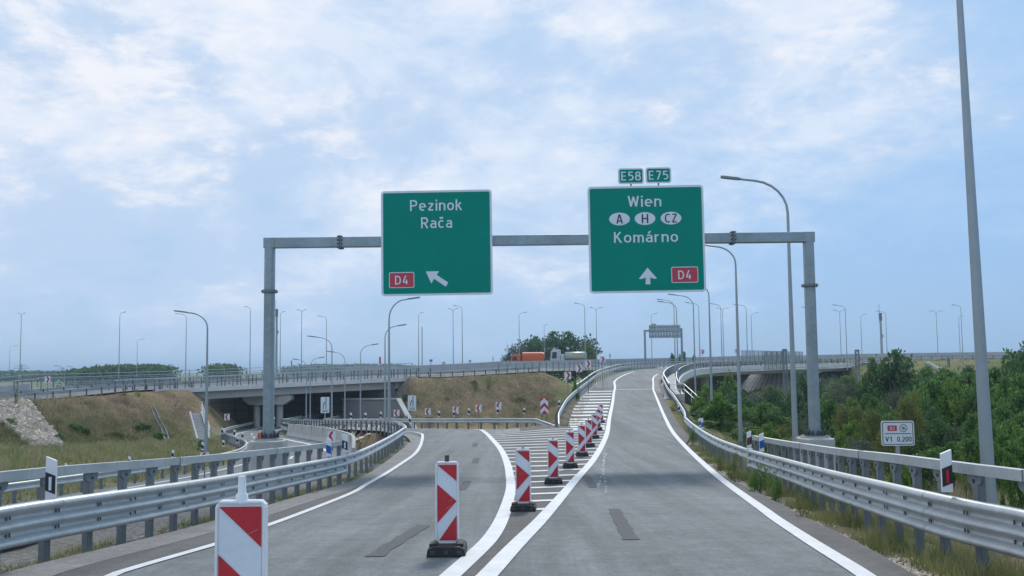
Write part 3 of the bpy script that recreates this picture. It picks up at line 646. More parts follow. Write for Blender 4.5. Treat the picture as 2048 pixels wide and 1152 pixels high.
# ------------------------------------------------------------------ ramp bridge structure
def ramp_bridge():
    root = empty('ramp_bridge', (18.5, 96, -1), 0, 'curved concrete ramp bridge with pale edge beam rising to the right', 'bridge'); inv = Vector(root.location)
    Ys = np.arange(101.5, 213.5, 2.0); O = np.stack([out_r(Ys), Ys, profR(Ys)], 1)
    def S(mb, name, m):
        o = mb.build(name, m, root); o.location = -inv; return o
    mb = MB(); mb.sweep(O, [(-.5, .10), (.06, .10), (.06, -.85), (-.14, -.89), (-.5, -.89)], closed=True); S(mb, 'edge_beam', M['edge_concrete'])
    mb = MB(); mb.sweep(O, [(-.9, -.40), (-.62, -.40), (-1.6, -1.5), (-8.5, -1.55), (-10.5, -1.0), (-11.5, -.42)], closed=True); S(mb, 'girder', M['soffit'])
    mb = MB(); W = []
    for y in Ys:
        x0, x1 = float(rl_r(y))+.25, float(out_r(y))-.5
        W.append([(x0, y, float(profR(y))+.06), (x1, y, float(profR(y))+.06)])
    for i in range(len(W)-1): mb.add([W[i][0], W[i][1], W[i+1][1], W[i+1][0]], [(0, 1, 2, 3)])
    x0, x1 = W[0][0][0], W[0][1][0]+.5; mb.box(((x0+x1)/2, 101.2, -.85), (x1-x0, .5, .7)); S(mb, 'walkway', M['concrete'])
    for y in (128, 158, 184):
        mb = MB(); x = float(out_r(y))-5; z = float(profR(y))-1.5; g = tz(x, y)-.5; mb.tube([(x, y, g), (x, y, z)], .75, 16); S(mb, 'pier', M['concrete'])
    mb = MB(); mb.box((12.6, 102.6, -3.2), (9, .8, 4.2)); S(mb, 'abutment', M['concrete_dark'])
ramp_bridge()
# curved paved abutment cone below the far end of the ramp bridge
def cone_wall():
    c = Vector((58.0, 214, -6.5)); mb = MB(); n = 26; top = 1.2
    for k in range(n):
        a0 = math.pi*(.80+.95*k/n); a1 = math.pi*(.80+.95*(k+1)/n)
        for j in range(9):
            r0 = 13.0-.72*j; r1 = 13.0-.72*(j+1); z0 = j*.86; z1 = (j+1)*.86-.05
            g = .012
            mb.add([(math.cos(a0+g)*r0, math.sin(a0+g)*r0, z0), (math.cos(a1-g)*r0, math.sin(a1-g)*r0, z0), (math.cos(a1-g)*r1, math.sin(a1-g)*r1, z1), (math.cos(a0+g)*r1, math.sin(a0+g)*r1, z1)], [(0, 1, 2, 3)])
    for j in range(9):
        pass
    mb2 = MB(); R0 = [(math.cos(math.pi*(.8+.95*k/n)), math.sin(math.pi*(.8+.95*k/n))) for k in range(n+1)]
    vs = [(x*12.9, y*12.9, 0) for x, y in R0]+[(x*6.4, y*6.4, 7.68) for x, y in R0]
    root = empty('abutment_cone', c, 0, 'curved grey stone-paved abutment slope below the far end of the ramp bridge', 'abutment')
    mb.build('paving', M['concrete'], root); mb2.add(vs, [(k, k+1, n+2+k, n+1+k) for k in range(n)]); mb2.build('slope_core', M['concrete_dark'], root)
cone_wall()
# protective screens on the ramp bridge over the railway
def screen(pxa, pxb, Y0, Y1, ytop, ybot, label):
    a0, a1 = at(pxa, ybot, Y0), at(pxb, ybot, Y1); ht = at(pxa, ytop, Y0).z-a0.z
    root = empty('screen_fence', a0, 0, label, 'screen fence'); d = a1-a0; n = max(3, int(d.length/1.6)); mb = MB(); f = MB()
    for i in range(n+1):
        p = d*(i/n); f.box((p.x, p.y, p.z+ht/2), (.08, .08, ht))
    f.bar((0, 0, ht), d+Vector((0, 0, ht)), .06, .06); f.bar((0, 0, .1), d+Vector((0, 0, .1)), .06, .06); f.build('frame', M['steel_post'], root)
    m = n*14
    for i in range(m+1):
        p = d*(i/m); mb.box((p.x, p.y+.02, p.z+ht/2), (.022, .02, ht*.95))
    for k in range(9):
        z = ht*(k+.7)/9.5; mb.bar((0, .02, z), d+Vector((0, .02, z)), .02, .02)
    mb.build('wire_panel', M['mesh_panel'], root)
screen(1484, 1606, 171, 191, 701, 726, 'tall pale wire screen on the ramp bridge above the railway')
screen(1529, 1569, 177, 184, 702, 741, 'darker tall wire screen panel on the outer edge of the ramp bridge')
# ------------------------------------------------------------------ overpass
def overpass():
    P = D_near[iA-1:iB+2]; root = empty('overpass', tuple(P[0]), 0, 'concrete motorway overpass spanning the lower road at left', 'bridge'); inv = Vector(root.location)
    def S(mb, name, m):
        o = mb.build(name, m, root); o.location = -inv; return o
    mb = MB(); mb.sweep(P, [(.05, .02), (.05, -.50), (-.15, -.53), (-.6, -.53), (-.6, .02)], closed=True); S(mb, 'edge_beam', M['edge_concrete'])
    mb = MB(); mb.sweep(P, [(-.75, -.45), (-.75, -1.45), (-3.2, -1.5), (-3.6, -.45)], closed=True)
    for d in (6, 10, 17, 22, 27): mb.sweep(P, [(-d, -.45), (-d, -1.4), (-d-1.6, -1.4), (-d-1.6, -.45)], closed=True)
    S(mb, 'girder', M['soffit'])
    mb = MB(); mb.sweep(P, [(-.6, -.02), (-.6, -.42), (-DW+.6, -.42), (-DW+.6, -.02)], closed=True); S(mb, 'deck', M['concrete_dark'])
    # hammerhead piers
    for k, back in enumerate((2.2, 15.5)):
        c0 = at(537, 800, 125.6+back); ztop = float(np.interp(c0.x, P[:, 0], P[:, 2]))-1.46
        z0 = tz(c0.x, c0.y)-.6; mb = MB(); w = 3.0
        prof = [(-w, 0), (w, 0), (w, -.55), (w*.72, -1.15), (-w*.72, -1.15), (-w, -.55)]
        mb.prism([(c0.x+x, ztop+z) for x, z in prof], 2.0); 
        for i in range(len(mb.v)): v = mb.v[i]; mb.v[i] = (v[0], v[1]+c0.y-1, v[2])
        pier = S(mb, 'pier_cap', M['concrete'])
        for dx in (-1.45, 1.45):
            mb = MB(); mb.tube([(c0.x+dx, c0.y, z0), (c0.x+dx, c0.y, ztop-1.1)], .42, 18); S(mb, 'pier_column', M['concrete'])
        mb = MB()
        for dx in (-1.7, 1.9): mb.box((c0.x+dx, c0.y-.2, ztop+.06), (.5, .5, .14))
        S(mb, 'bearing', M['concrete_dark'])
    return root
overpass()
def walls():
    P = D_near; a = P[iB]; h = headings(P)[iB]; n = np.array([-math.sin(h), math.cos(h)]); t = np.array([math.cos(h), math.sin(h)])
    # right abutment, running back obliquely under the deck
    p0 = a[:2]-t*.6; mb = MB(); pts = [p0+n*.4, p0+n*7-t*2, p0+n*14-t*5, p0+n*22-t*9, p0+n*30-t*14]
    zt = a[2]-.45; 
    mb.sweep([(q[0], q[1], 0) for q in pts], [(0, zt), (.9, zt), (.9, -6.2), (0, -6.2)], closed=True)
    for i in range(len(pts)-1):
        d = pts[i+1]-pts[i]; L = np.linalg.norm(d); d = d/L; nn = np.array([-d[1], d[0]])
        for s in np.arange(0, L, 2.4):
            q = pts[i]+d*s+nn*.02; mb.box((q[0], q[1], -2.5), (.05, .05, 7.2), m=1)
        for z in (-.2, -1.3, -2.4, -3.5): 
            m_ = (pts[i]+pts[i+1])/2+nn*.01; mb.box((m_[0], m_[1], z), (L, .04, .05), math.atan2(d[1], d[0]), 1)
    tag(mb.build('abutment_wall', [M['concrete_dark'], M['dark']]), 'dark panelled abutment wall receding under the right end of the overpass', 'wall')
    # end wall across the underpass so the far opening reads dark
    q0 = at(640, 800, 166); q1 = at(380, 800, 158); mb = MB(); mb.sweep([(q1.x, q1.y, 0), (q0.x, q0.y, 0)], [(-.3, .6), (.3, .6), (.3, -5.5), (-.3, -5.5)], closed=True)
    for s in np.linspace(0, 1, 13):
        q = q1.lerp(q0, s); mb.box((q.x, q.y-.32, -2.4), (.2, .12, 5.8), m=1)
    tag(mb.build('darkening_wall', [M['concrete_dark'], M['concrete']]), 'grey panelled noise wall seen through the underpass', 'wall')
    # light wing wall
    A = at(686, 798, 133.5); B = at(797, 799, 128); Cc = at(830, 836, 119); mb = MB(); zt = B.z
    f = [(A.x, A.y, -6), (A.x, A.y, zt-.1), (B.x, B.y, zt), (Cc.x, Cc.y, tz(Cc.x, Cc.y)+.1), (Cc.x, Cc.y, -6), (B.x, B.y, -6)]
    b = [(x+.15, y+.45, z) for x, y, z in f]
    mb.add(f+b, [(0, 5, 2, 1), (5, 4, 3, 2), (6, 7, 8, 11), (11, 8, 9, 10), (1, 2, 8, 7), (2, 3, 9, 8), (3, 4, 10, 9)])
    mb.bar((A.x, A.y+.1, zt-.02), (B.x, B.y+.1, zt+.08), .6, .16, 1); mb.bar((B.x, B.y+.1, zt+.08), (Cc.x, Cc.y+.1, f[3][2]+.08), .6, .16, 1)
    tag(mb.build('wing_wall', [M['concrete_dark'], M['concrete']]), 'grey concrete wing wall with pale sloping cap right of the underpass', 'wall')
    # left abutment
    a = P[iA]; h = headings(P)[iA]; n = np.array([-math.sin(h), math.cos(h)]); t = np.array([math.cos(h), math.sin(h)]); p0 = a[:2]+t*.8; mb = MB()
    mb.sweep([(p0[0]+n[0]*.5, p0[1]+n[1]*.5, 0), (p0[0]+n[0]*29, p0[1]+n[1]*29, 0)], [(-.5, a[2]-.45), (.3, a[2]-.45), (.3, -6), (-.5, -6)], closed=True)
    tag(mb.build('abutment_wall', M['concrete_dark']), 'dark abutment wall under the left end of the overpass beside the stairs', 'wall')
walls()
# rails of the motorway and the overpass
def seg(P, i0, i1, d): return off_path(P[i0:i1+1], d)
Dl = seg(D_near, 0, iA+1, .5)
guardrail('guardrail', Dl, False, 'w', 'low guardrail along the top of the left embankment', spacing=2.0)
Do = seg(D_near, iA-1, iB+1, .25); Do[:, 2] += .02
parapet(Do, 'near parapet railing along the overpass edge', h=1.25, spacing=1.0, infill='rails')
guardrail('bridge_rail', seg(D_near, iA-4, iB+3, 1.2), False, 'w', 'guardrail behind the near parapet of the overpass', cat='bridge rail', spacing=2.0, upper=1.35)
Dm = seg(D_near, iB+1, iC_, .5)
guardrail('guardrail', Dm, False, 'w', 'low guardrail on the brown embankment between the two bridges', spacing=2.0)
Dr = seg(D_near, iC_-4, iD, .3)
parapet(Dr, 'parapet railing of the small bridge behind the ramp', h=1.5, spacing=1.6, infill='rails')
parapet(seg(D_near, 0, iB+1, 10.5)+np.array([0, 0, .25]), 'long railing on the middle of the motorway beyond the near carriageway', h=1.4, spacing=2.2, infill='rails')
parapet(seg(D_near, 0, iB+6, 13.0)+np.array([0, 0, .55]), 'farthest long railing of the motorway at left', h=1.45, spacing=2.6, infill='rails')
guardrail('guardrail', seg(D_near, 0, iB+1, 6.5), False, 'w', 'guardrail standing behind the low one on the left motorway edge', spacing=2.6)
guardrail('guardrail', seg(D_near, iD, len(D_near)-1, .6), False, 'w', 'thin guardrail on the grass embankment at far right', spacing=2.6)
def jersey(P, h, name, label, w=.5, m='soffit', joints=4.0, cat='concrete barrier'):
    mb = MB(); mb.sweep(P, [(-w/2, 0), (-w*.26, .28*h), (-w*.16, h), (w*.16, h), (w*.26, .28*h), (w/2, 0)], closed=True)
    Q = resample(P, joints); hh = headings(Q)
    for i, q in enumerate(Q[1:-1]): mb.box((q[0], q[1], q[2]+h*.52), (.02, w*.50, h*.97), hh[i+1], 1)
    return tag(mb.build(name, [M[m], M['concrete_dark']]), label, cat)
B1 = seg(D_near, iB-2, iD+4, 8.6); B1[:, 2] += np.linspace(.35, .55, len(B1))
jersey(B1, 1.25, 'concrete_barrier', 'long pale concrete barrier of the motorway above the brown embankment', .6, joints=6)
B2 = seg(D_near, iD-3, len(D_near)-1, 3.0); jersey(B2, 1.5, 'concrete_barrier', 'pale concrete barrier of the motorway at far right', .6, joints=6)
B3 = seg(D_near, 0, iA-4, 12.0); jersey(B3, 1.1, 'concrete_barrier', 'pale concrete barrier of the motorway at far left', .6, joints=6)
# lower road rails and barrier
yc = np.arange(24, 128, 1.0)
guardrail('guardrail', zline(lambda Y: c_l(Y)+.1, lambda X, Y: zc_l(Y), yc), True, 'w', 'bright guardrail between the lower road and the grass at left', spacing=1.6)
yj = np.arange(60, 97, 1.0); J = zline(lambda Y: c_r(Y)+.25, lambda X, Y: zc_r(Y)-.02, yj); J[0, 2] -= .55; J[1, 2] -= .3; J[2, 2] -= .1
jersey(J, 1.1, 'concrete_barrier', 'pale curved concrete barrier on the outside of the lower road', .6, joints=5)
guardrail('guardrail', zline(lambda Y: c_r(Y)+.25, lambda X, Y: zc_r(Y), np.arange(97, 150, 1.5)), False, 'w', 'guardrail continuing the curved concrete barrier under the overpass', spacing=1.6, upper=1.16)
# ------------------------------------------------------------------ gantry
GY = 38.0
def gantry():
    bl = at(536, 876, GY); br = at(1637, 871, GY); tl = at(540, 489, GY); tr = at(1616, 472, GY)
    bl = Vector((tl.x-.02, GY, bl.z)); br = Vector((tr.x+.02, GY, br.z)); z = (tl.z+tr.z)/2; tl.z = tr.z = z; a = .19
    root = empty('sign_gantry', bl, 0, 'galvanised steel portal gantry spanning the road on two posts', 'gantry'); inv = bl.copy()
    def S(mb, name, m, bev=0):
        o = mb.build(name, m, root, bevel=bev); o.location = -inv; return o
    for s, b, t in ((-1, bl, tl), (1, br, tr)):
        mb = MB(); fl_z = at(537, 583, GY).z; x = t.x
        def oct_(z_, w): return [(x+dx*w, GY+dy*w, z_) for dx, dy in ((-1, -.55), (-.55, -1), (.55, -1), (1, -.55), (1, .55), (.55, 1), (-.55, 1), (-1, .55))]
        r0, r1 = oct_(b.z, .195), oct_(z-a, .185); mb.add(r0+r1, [(i, (i+1) % 8, 8+(i+1) % 8, 8+i) for i in range(8)]+[tuple(range(8, 16))])
        mb.add([(x-.21, GY-a, z-a), (x+.21, GY-a, z-a), (x+.21, GY+a, z-a), (x-.21, GY+a, z-a), (x-.21, GY-a, z+(a if s < 0 else a)), (x+.21, GY-a, z+a), (x+.21, GY+a, z+a), (x-.21, GY+a, z+a)], [(0,1,5,4),(1,2,6,5),(2,3,7,6),(3,0,4,7),(4,5,6,7)])
        S(mb, 'gantry_post', M['gantry'])
        mb = MB(); mb.add([p for zz in (fl_z-.04, fl_z+.04) for p in oct_(zz, .285)], [(i, (i+1) % 8, 8+(i+1) % 8, 8+i) for i in range(8)]+[tuple(range(8, 16)), tuple(range(7, -1, -1))])
        for k in range(10):
            an = k*.628; mb.tube([(x+.26*math.cos(an), GY+.26*math.sin(an), fl_z-.07), (x+.26*math.cos(an), GY+.26*math.sin(an), fl_z+.07)], .018, 6, 1)
        S(mb, 'flange', [M['steel_post'], M['dark']])
        mb = MB(); mb.box((x, GY, b.z-.0), (.80, .80, .04)); 
        for k in range(12):
            an = k*math.pi/6; px_, py_ = x+.36*math.cos(an), GY+.36*math.sin(an)
            mb.tube([(px_, py_, b.z-.02), (px_, py_, b.z+.2)], .03, 8, 1); mb.tube([(px_, py_, b.z+.06), (px_, py_, b.z+.13)], .055, 6, 1)
        for k in range(8):
            an = k*math.pi/4+.39; mb.add([(x+.2*math.cos(an), GY+.2*math.sin(an), b.z), (x+.42*math.cos(an), GY+.42*math.sin(an), b.z), (x+.2*math.cos(an), GY+.2*math.sin(an), b.z+.32)], [(0, 1, 2)], 0)
        if s < 0: mb.box((x-.22, GY-.4, b.z+.08), (.09, .03, .3), m=2)
        S(mb, 'base_plate', [M['steel_post'], M['dark'], M['orange']])
        mb = MB(); mx, ly = (.64 if s < 0 else .62), .8; g = tz(x, GY)-1; zt = b.z-.08
        oc = [(-mx, -ly*.5), (-mx*.7, -ly), (mx*.7, -ly), (mx, -ly*.5), (mx, ly*.5), (mx*.7, ly), (-mx*.7, ly), (-mx, ly*.5)]
        f0 = [(x+u, GY+v, g) for u, v in oc]; f1 = [(x+u, GY+v, zt) for u, v in oc]
        mb.add(f0+f1, [(i, (i+1) % 8, 8+(i+1) % 8, 8+i) for i in range(8)]+[tuple(range(8, 16))]); mb.tube([(x, GY, zt), (x, GY, zt+.06)], .55, 20)
        lab = 'round-cornered concrete footing of the %s gantry post' % ('left' if s < 0 else 'right')
        o = S(mb, 'footing', M['concrete'], .04)
    mb = MB(); x0, x1 = tl.x+.21, tr.x-.21; mb.box(((x0+x1)/2, GY, z), (x1-x0, 2*a, 2*a)); S(mb, 'beam', M['gantry'], .015)
    for px in (681, 1465):
        p = at(px, 480, GY); mb = MB()
        for dx in (-.03, .03): mb.box((p.x+dx, GY, z), (.03, .50, .50))
        for k in range(4):
            for sx, sz in ((-1, k), (1, k)):
                yy = sx*.22; zz = z-.21+.14*k; mb.tube([(p.x-.1, GY+yy, zz), (p.x+.1, GY+yy, zz)], .025, 6, 1)
        for k in range(3):
            for sz in (-1, 1): mb.tube([(p.x-.1, GY-.14+.14*k, z+sz*.22), (p.x+.08, GY-.14+.14*k, z+sz*.22)], .02, 6, 1)
        S(mb, 'splice_flange', [M['steel_post'], M['dark']])
    return z
GZ = gantry()
# ------------------------------------------------------------------ lettering and signs
def arc(cx, cy, rx, ry, a0, a1, n=9):
    return [(cx+rx*math.copysign(abs(math.cos(a))**.86, math.cos(a)), cy+ry*math.copysign(abs(math.sin(a))**.86, math.sin(a))) for a in [math.radians(a0+(a1-a0)*k/n) for k in range(n+1)]]
_a = [[(.03, .60)]+arc(.18, .50, .18, .15, 115, 0)+[(.36, 0)], [(.36, .40), (.17, .40)]+arc(.16, .235, .16, .165, 90, 270)+[(.24, .075), (.36, .15)]]
_c = arc(.20, .36, .20, .29, 50, 310, 16)
GLYPH = {
 'P': (.44, [[(0, 0), (0, 1)], [(0, .93), (.22, .93)]+arc(.22, .70, .21, .23, 90, -90)+[(0, .47)]]), 'R': (.46, [[(0, 0), (0, 1)], [(0, .93), (.22, .93)]+arc(.22, .70, .21, .23, 90, -90)+[(0, .47)], [(.20, .47), (.45, 0)]]),
 'e': (.40, [[(.03, .36), (.40, .36)]+arc(.20, .36, .20, .29, 0, 300, 18)]), 'z': (.36, [[(.0, .65), (.36, .65)], [(.35, .62), (.01, .10)], [(0, .07), (.37, .07)]]),
 'i': (.0, [[(0, 0), (0, .72)], [(0, .86), (0, 1.0)]]), 'n': (.37, [[(0, 0), (0, .72)], [(0, .50)]+arc(.185, .46, .185, .19, 140, 0)+[(.37, 0)]]),
 'o': (.40, [arc(.20, .36, .20, .29, 90, 450, 24)]), 'k': (.38, [[(0, 0), (0, 1)], [(.34, .72), (.03, .34)], [(.13, .46), (.37, 0)]]), 'K': (.44, [[(0, 0), (0, 1)], [(.40, 1), (.03, .44)], [(.14, .60), (.44, 0)]]),
 'a': (.36, _a), 'á': (.36, _a+[[(.13, .82), (.27, 1.03)]]), 'č': (.36, [_c, [(.08, 1.0), (.20, .84)], [(.20, .84), (.32, 1.0)]]),
 'm': (.62, [[(0, 0), (0, .72)], [(0, .50)]+arc(.155, .46, .155, .19, 140, 0)+[(.31, 0)], [(.31, .50)]+arc(.465, .46, .155, .19, 140, 0)+[(.62, 0)]]), 'r': (.24, [[(0, 0), (0, .72)], [(0, .46)]+arc(.2, .44, .2, .21, 150, 80)]),
 'W': (.66, [[(0, 1), (.15, .03)], [(.15, .03), (.33, .92)], [(.33, .92), (.51, .03)], [(.51, .03), (.66, 1)]]), 'D': (.44, [[(0, 0), (0, 1)], [(0, .93), (.16, .93)]+arc(.16, .5, .28, .43, 90, -90, 14)+[(0, .07)]]),
 '4': (.44, [[(.26, 1), (.02, .27)], [(.0, .25), (.46, .25)], [(.33, 0), (.33, .55)]]), 'E': (.38, [[(0, 0), (0, 1)], [(0, .93), (.38, .93)], [(0, .50), (.34, .50)], [(0, .07), (.38, .07)]]),
 '5': (.40, [[(.38, .93), (.05, .93)], [(.05, .98), (.03, .50)], [(.03, .53)]+arc(.17, .33, .22, .26, 100, -120, 14)]), '8': (.42, [arc(.21, .73, .175, .20, 90, 450, 20), arc(.21, .29, .21, .23, 90, 450, 20)]),
 '7': (.40, [[(0, .93), (.42, .93)], [(.40, .92), (.13, 0)]]), 'H': (.44, [[(0, 0), (0, 1)], [(.44, 0), (.44, 1)], [(0, .5), (.44, .5)]]), 'A': (.48, [[(0, 0), (.22, 1)], [(.48, 0), (.26, 1)], [(.09, .28), (.39, .28)]]),
 'C': (.42, [arc(.24, .5, .24, .43, 50, 310, 18)]), 'Z': (.42, [[(0, .93), (.42, .93)], [(.40, .9), (.02, .1)], [(0, .07), (.43, .07)]]), 'V': (.48, [[(0, 1), (.24, .03)], [(.48, 1), (.24, .03)]]),
 '1': (.2, [[(.0, .76), (.17, .96)], [(.19, 0), (.19, 1)]]), '0': (.42, [arc(.21, .5, .21, .43, 90, 450, 24)]), ',': (.06, [[(.07, .13), (0, -.13)]]), ' ': (.3, []),
 '2': (.42, [arc(.20, .68, .20, .25, 155, -30, 12)+[(.03, .09)], [(0, .07), (.43, .07)]]), '6': (.42, [arc(.21, .31, .21, .24, 90, 450, 20), [(.0, .34)]+arc(.26, .48, .26, .45, 175, 80, 8)])}
def text_mesh(s, x, z, w, h, m, parent, y, bold=0, name='lettering', t=.122):
    """lettering drawn in strokes: centred at x, capitals h tall standing on z, w wide overall"""
    adv = []; cur = 0.0
    for ch in s: adv.append(cur); cur += GLYPH[ch][0]+(.26 if ch != ' ' else .0)
    tot = cur-.26+t; sx = w/tot; mb = MB(); k = 0; th = t+bold
    for ch, a in zip(s, adv):
        for st in GLYPH[ch][1]:
            P = [Vector((p[0]+a, p[1])) for p in st]; closed = (P[0]-P[-1]).length < 1e-4; n = len(P); L_ = []
            for i in range(n):
                p0 = P[i-1] if i > 0 else (P[-2] if closed else P[i]); p1 = P[i+1] if i < n-1 else (P[1] if closed else P[i]); d = (p1-p0)
                d = d.normalized() if d.length > 1e-9 else Vector((1, 0)); nn = Vector((-d.y, d.x)); f = 1.0
                if 0 < i < n-1:
                    d0 = (P[i]-P[i-1]).normalized(); f = 1/max(.55, abs(d.dot(d0)))
                L_.append((P[i]+nn*th/2*f, P[i]-nn*th/2*f))
            yy = y-.0006*(k % 5); k += 1; V = []
            for q in L_:
                for r_ in q: V.append(((r_.x+th/2-tot/2)*sx+x, yy, r_.y*h+z))
            mb.add(V, [(2*i, 2*i+1, 2*i+3, 2*i+2) for i in range(n-1)])
    return mb.build(name, m, parent)
def rrect(w, h, r, cx=0, cz=0, n=5):
    P = []
    for qx, qz, a0 in ((1, 1, 0), (-1, 1, 90), (-1, -1, 180), (1, -1, 270)):
        for k in range(n+1):
            a = math.radians(a0+90*k/n); P.append((cx+qx*(w/2-r)+r*math.cos(a), cz+qz*(h/2-r)+r*math.sin(a)))
    return P
def plate(name, pts, y, t, m, parent, loc=None):
    mb = MB(); mb.prism(pts, t)
    mb.v = [(a, b+y, c) for a, b, c in mb.v]; return mb.build(name, m, parent, loc)
def flatpoly(name, pts, y, m, parent):
    mb = MB(); mb.poly([(x, y, z) for x, z in pts]); return mb.build(name, m, parent)
S_ = GY/2000/2.926*.992
def big_sign(zx0, zy0, zx1, zy1, name, label):
    cx, cz = (zx0+zx1)/2, (zy0+zy1)/2; p = at(740+cx/2.926, 320+cz/2.926, GY-.32); w, h = (zx1-zx0)*S_, (zy1-zy0)*S_
    root = empty(name, p, math.radians(-1.2), label, 'road sign'); root.rotation_euler.y = -.004
    plate('border', rrect(w, h, .13), 0, .04, M['sign_white'], root); flatpoly('face', rrect(w-.16, h-.16, .07), -.006, M['green'], root)
    sm = MB()
    for k in (1, 2, 3): sm.box((0, -.0065, -h/2+h*k/4), (w-.17, .002, .006))
    sm.build('panel_seam', M['green_seam'], root)
    mb = MB()
    for dx in (-w*.36, 0, w*.36): mb.box((dx, .085, 0), (.08, .08, h*.94))
    for dz in (-h*.35, h*.35): mb.box((0, .15, dz), (w*.94, .05, .08))
    mb.build('back_bracket', M['steel_post'], root)
    return root, (lambda x: (x-cx)*S_), (lambda y: -(y-cz)*S_), p
def badge(root, X, Z, x0, y0, x1, y1, txt):
    cx, cz, w, h = X((x0+x1)/2), Z((y0+y1)/2), (x1-x0)*S_, (y1-y0)*S_
    flatpoly('badge_border', rrect(w, h, .06, cx, cz), -.012, M['sign_white'], root); flatpoly('badge', rrect(w-.06, h-.06, .04, cx, cz), -.018, M['badge_red'], root)
    text_mesh(txt, cx, cz-.17, 78*S_, 52*S_, M['sign_white'], root, -.024)
r, X, Z, p = big_sign(62, 172, 718, 795, 'direction_sign', 'green direction sign reading Pezinok Rača with an arrow pointing up left')
text_mesh('Pezinok', X(389), Z(293), 308*S_, 65*S_, M['sign_white'], r, -.012)
text_mesh('Rača', X(391), Z(397), 183*S_, 65*S_, M['sign_white'], r, -.012)
badge(r, X, Z, 108, 655, 257, 748, 'D4')
flatpoly('arrow', [(X(a), Z(b)) for a, b in ((325, 653), (357, 725), (373, 697), (442, 745), (456, 720), (389, 675), (402, 653))][::-1], -.012, M['sign_white'], r)
r, X, Z, p = big_sign(1277, 145, 1960, 779, 'direction_sign', 'green direction sign reading Wien and Komárno with an arrow pointing straight up')
text_mesh('Wien', X(1612), Z(270), 197*S_, 65*S_, M['sign_white'], r, -.012)
text_mesh('Komárno', X(1615), Z(482), 376*S_, 64*S_, M['sign_white'], r, -.012)
for cx, t, w in ((1462, 'A', 38), (1612, 'H', 38), (1765, 'CZ', 72)):
    cy = 341; flatpoly('country_oval', [(X(cx)+61*S_*math.cos(k*math.pi/16), Z(cy)+38*S_*math.sin(k*math.pi/16)) for k in range(32)], -.012, M['sign_white'], r)
    text_mesh(t, X(cx), Z(cy+27), w*S_, 54*S_, M['black'], r, -.018)
badge(r, X, Z, 1758, 630, 1915, 725, 'D4')
flatpoly('arrow', [(X(a), Z(b)) for a, b in ((1620, 632), (1567, 697), (1580, 699), (1608, 690), (1606, 730), (1635, 730), (1633, 690), (1660, 699), (1673, 697))], -.012, M['sign_white'], r)
for cx, t in ((1527, 'E58'), (1688, 'E75')):
    q = at(740+cx/2.926, 320+(94 if t == 'E58' else 89)/2.926, GY-.32)
    rr = empty('route_plate', q, 0, 'small green route plate reading %s above the right direction sign' % t, 'route plate')
    plate('border', rrect(152*S_, 94*S_, .1), 0, .03, M['sign_white'], rr); flatpoly('face', rrect(134*S_, 78*S_, .06), -.006, M['green'], rr); text_mesh(t, 0, -27*S_, 116*S_, 54*S_, M['sign_white'], rr, -.012, .006)
    mb = MB(); mb.box((0, .06, -.15), (.06, .05, .6)); mb.build('bracket', M['steel_post'], rr)
# kilometre sign
def km_sign():
    Y = 31.0; p = at(1795.5, 866.5, Y); k = Y/2000; w, h = 64*k, 49*k; root = empty('kilometre_sign', (p.x, p.y, p.z), math.radians(-4), 'white kilometre sign reading D1 16 V1 0,200 on a grey post', 'kilometre sign')
    plate('panel', rrect(w, h, .07), 0, .02, M['sign_white'], root)
    o = rrect(w-.07, h-.07, .05); i = rrect(w-.11, h-.11, .035); mb = MB(); n = len(o); mb.add([(x, -.006, z) for x, z in o]+[(x, -.006, z) for x, z in i], [(a, (a+1) % n, n+(a+1) % n, n+a) for a in range(n)]); mb.build('border_line', M['black'], root)
    u = k/9.6
    X = lambda zx: (zx-920)*u; Z = lambda zy: -(zy-445)*u
    flatpoly('badge', rrect(175*u, 104*u, .015, X(819), Z(348)), -.006, M['badge_red'], root); text_mesh('D1', X(819), Z(382), 82*u, 62*u, M['sign_white'], root, -.012, .01)
    n = 32; mb = MB(); c = (X(1027), Z(348)); mb.add([(c[0]+r_*math.cos(2*math.pi*a/n), -.006, c[1]+r_*math.sin(2*math.pi*a/n)) for r_ in (74*u, 64*u) for a in range(n)], [(a, (a+1) % n, n+(a+1) % n, n+a) for a in range(n)]); mb.build('ring', M['black'], root)
    text_mesh('16', X(1027), Z(382), 80*u, 66*u, M['black'], root, -.008, .01)
    mb = MB(); mb.box((X(922), -.006, Z(452)), (490*u, .006, 12*u)); mb.build('rule', M['black'], root)
    text_mesh('V1', X(742), Z(603), 120*u, 95*u, M['black'], root, -.008, .015); text_mesh('0,200', X(1037), Z(603), 268*u, 95*u, M['black'], root, -.008, .015)
    g = tz(p.x, p.y)-.4; mb = MB(); mb.box((0, .06, (g-p.z)/2+.2), (.1, .08, p.z-g)); mb.build('post', M['pole'], root)
km_sign()
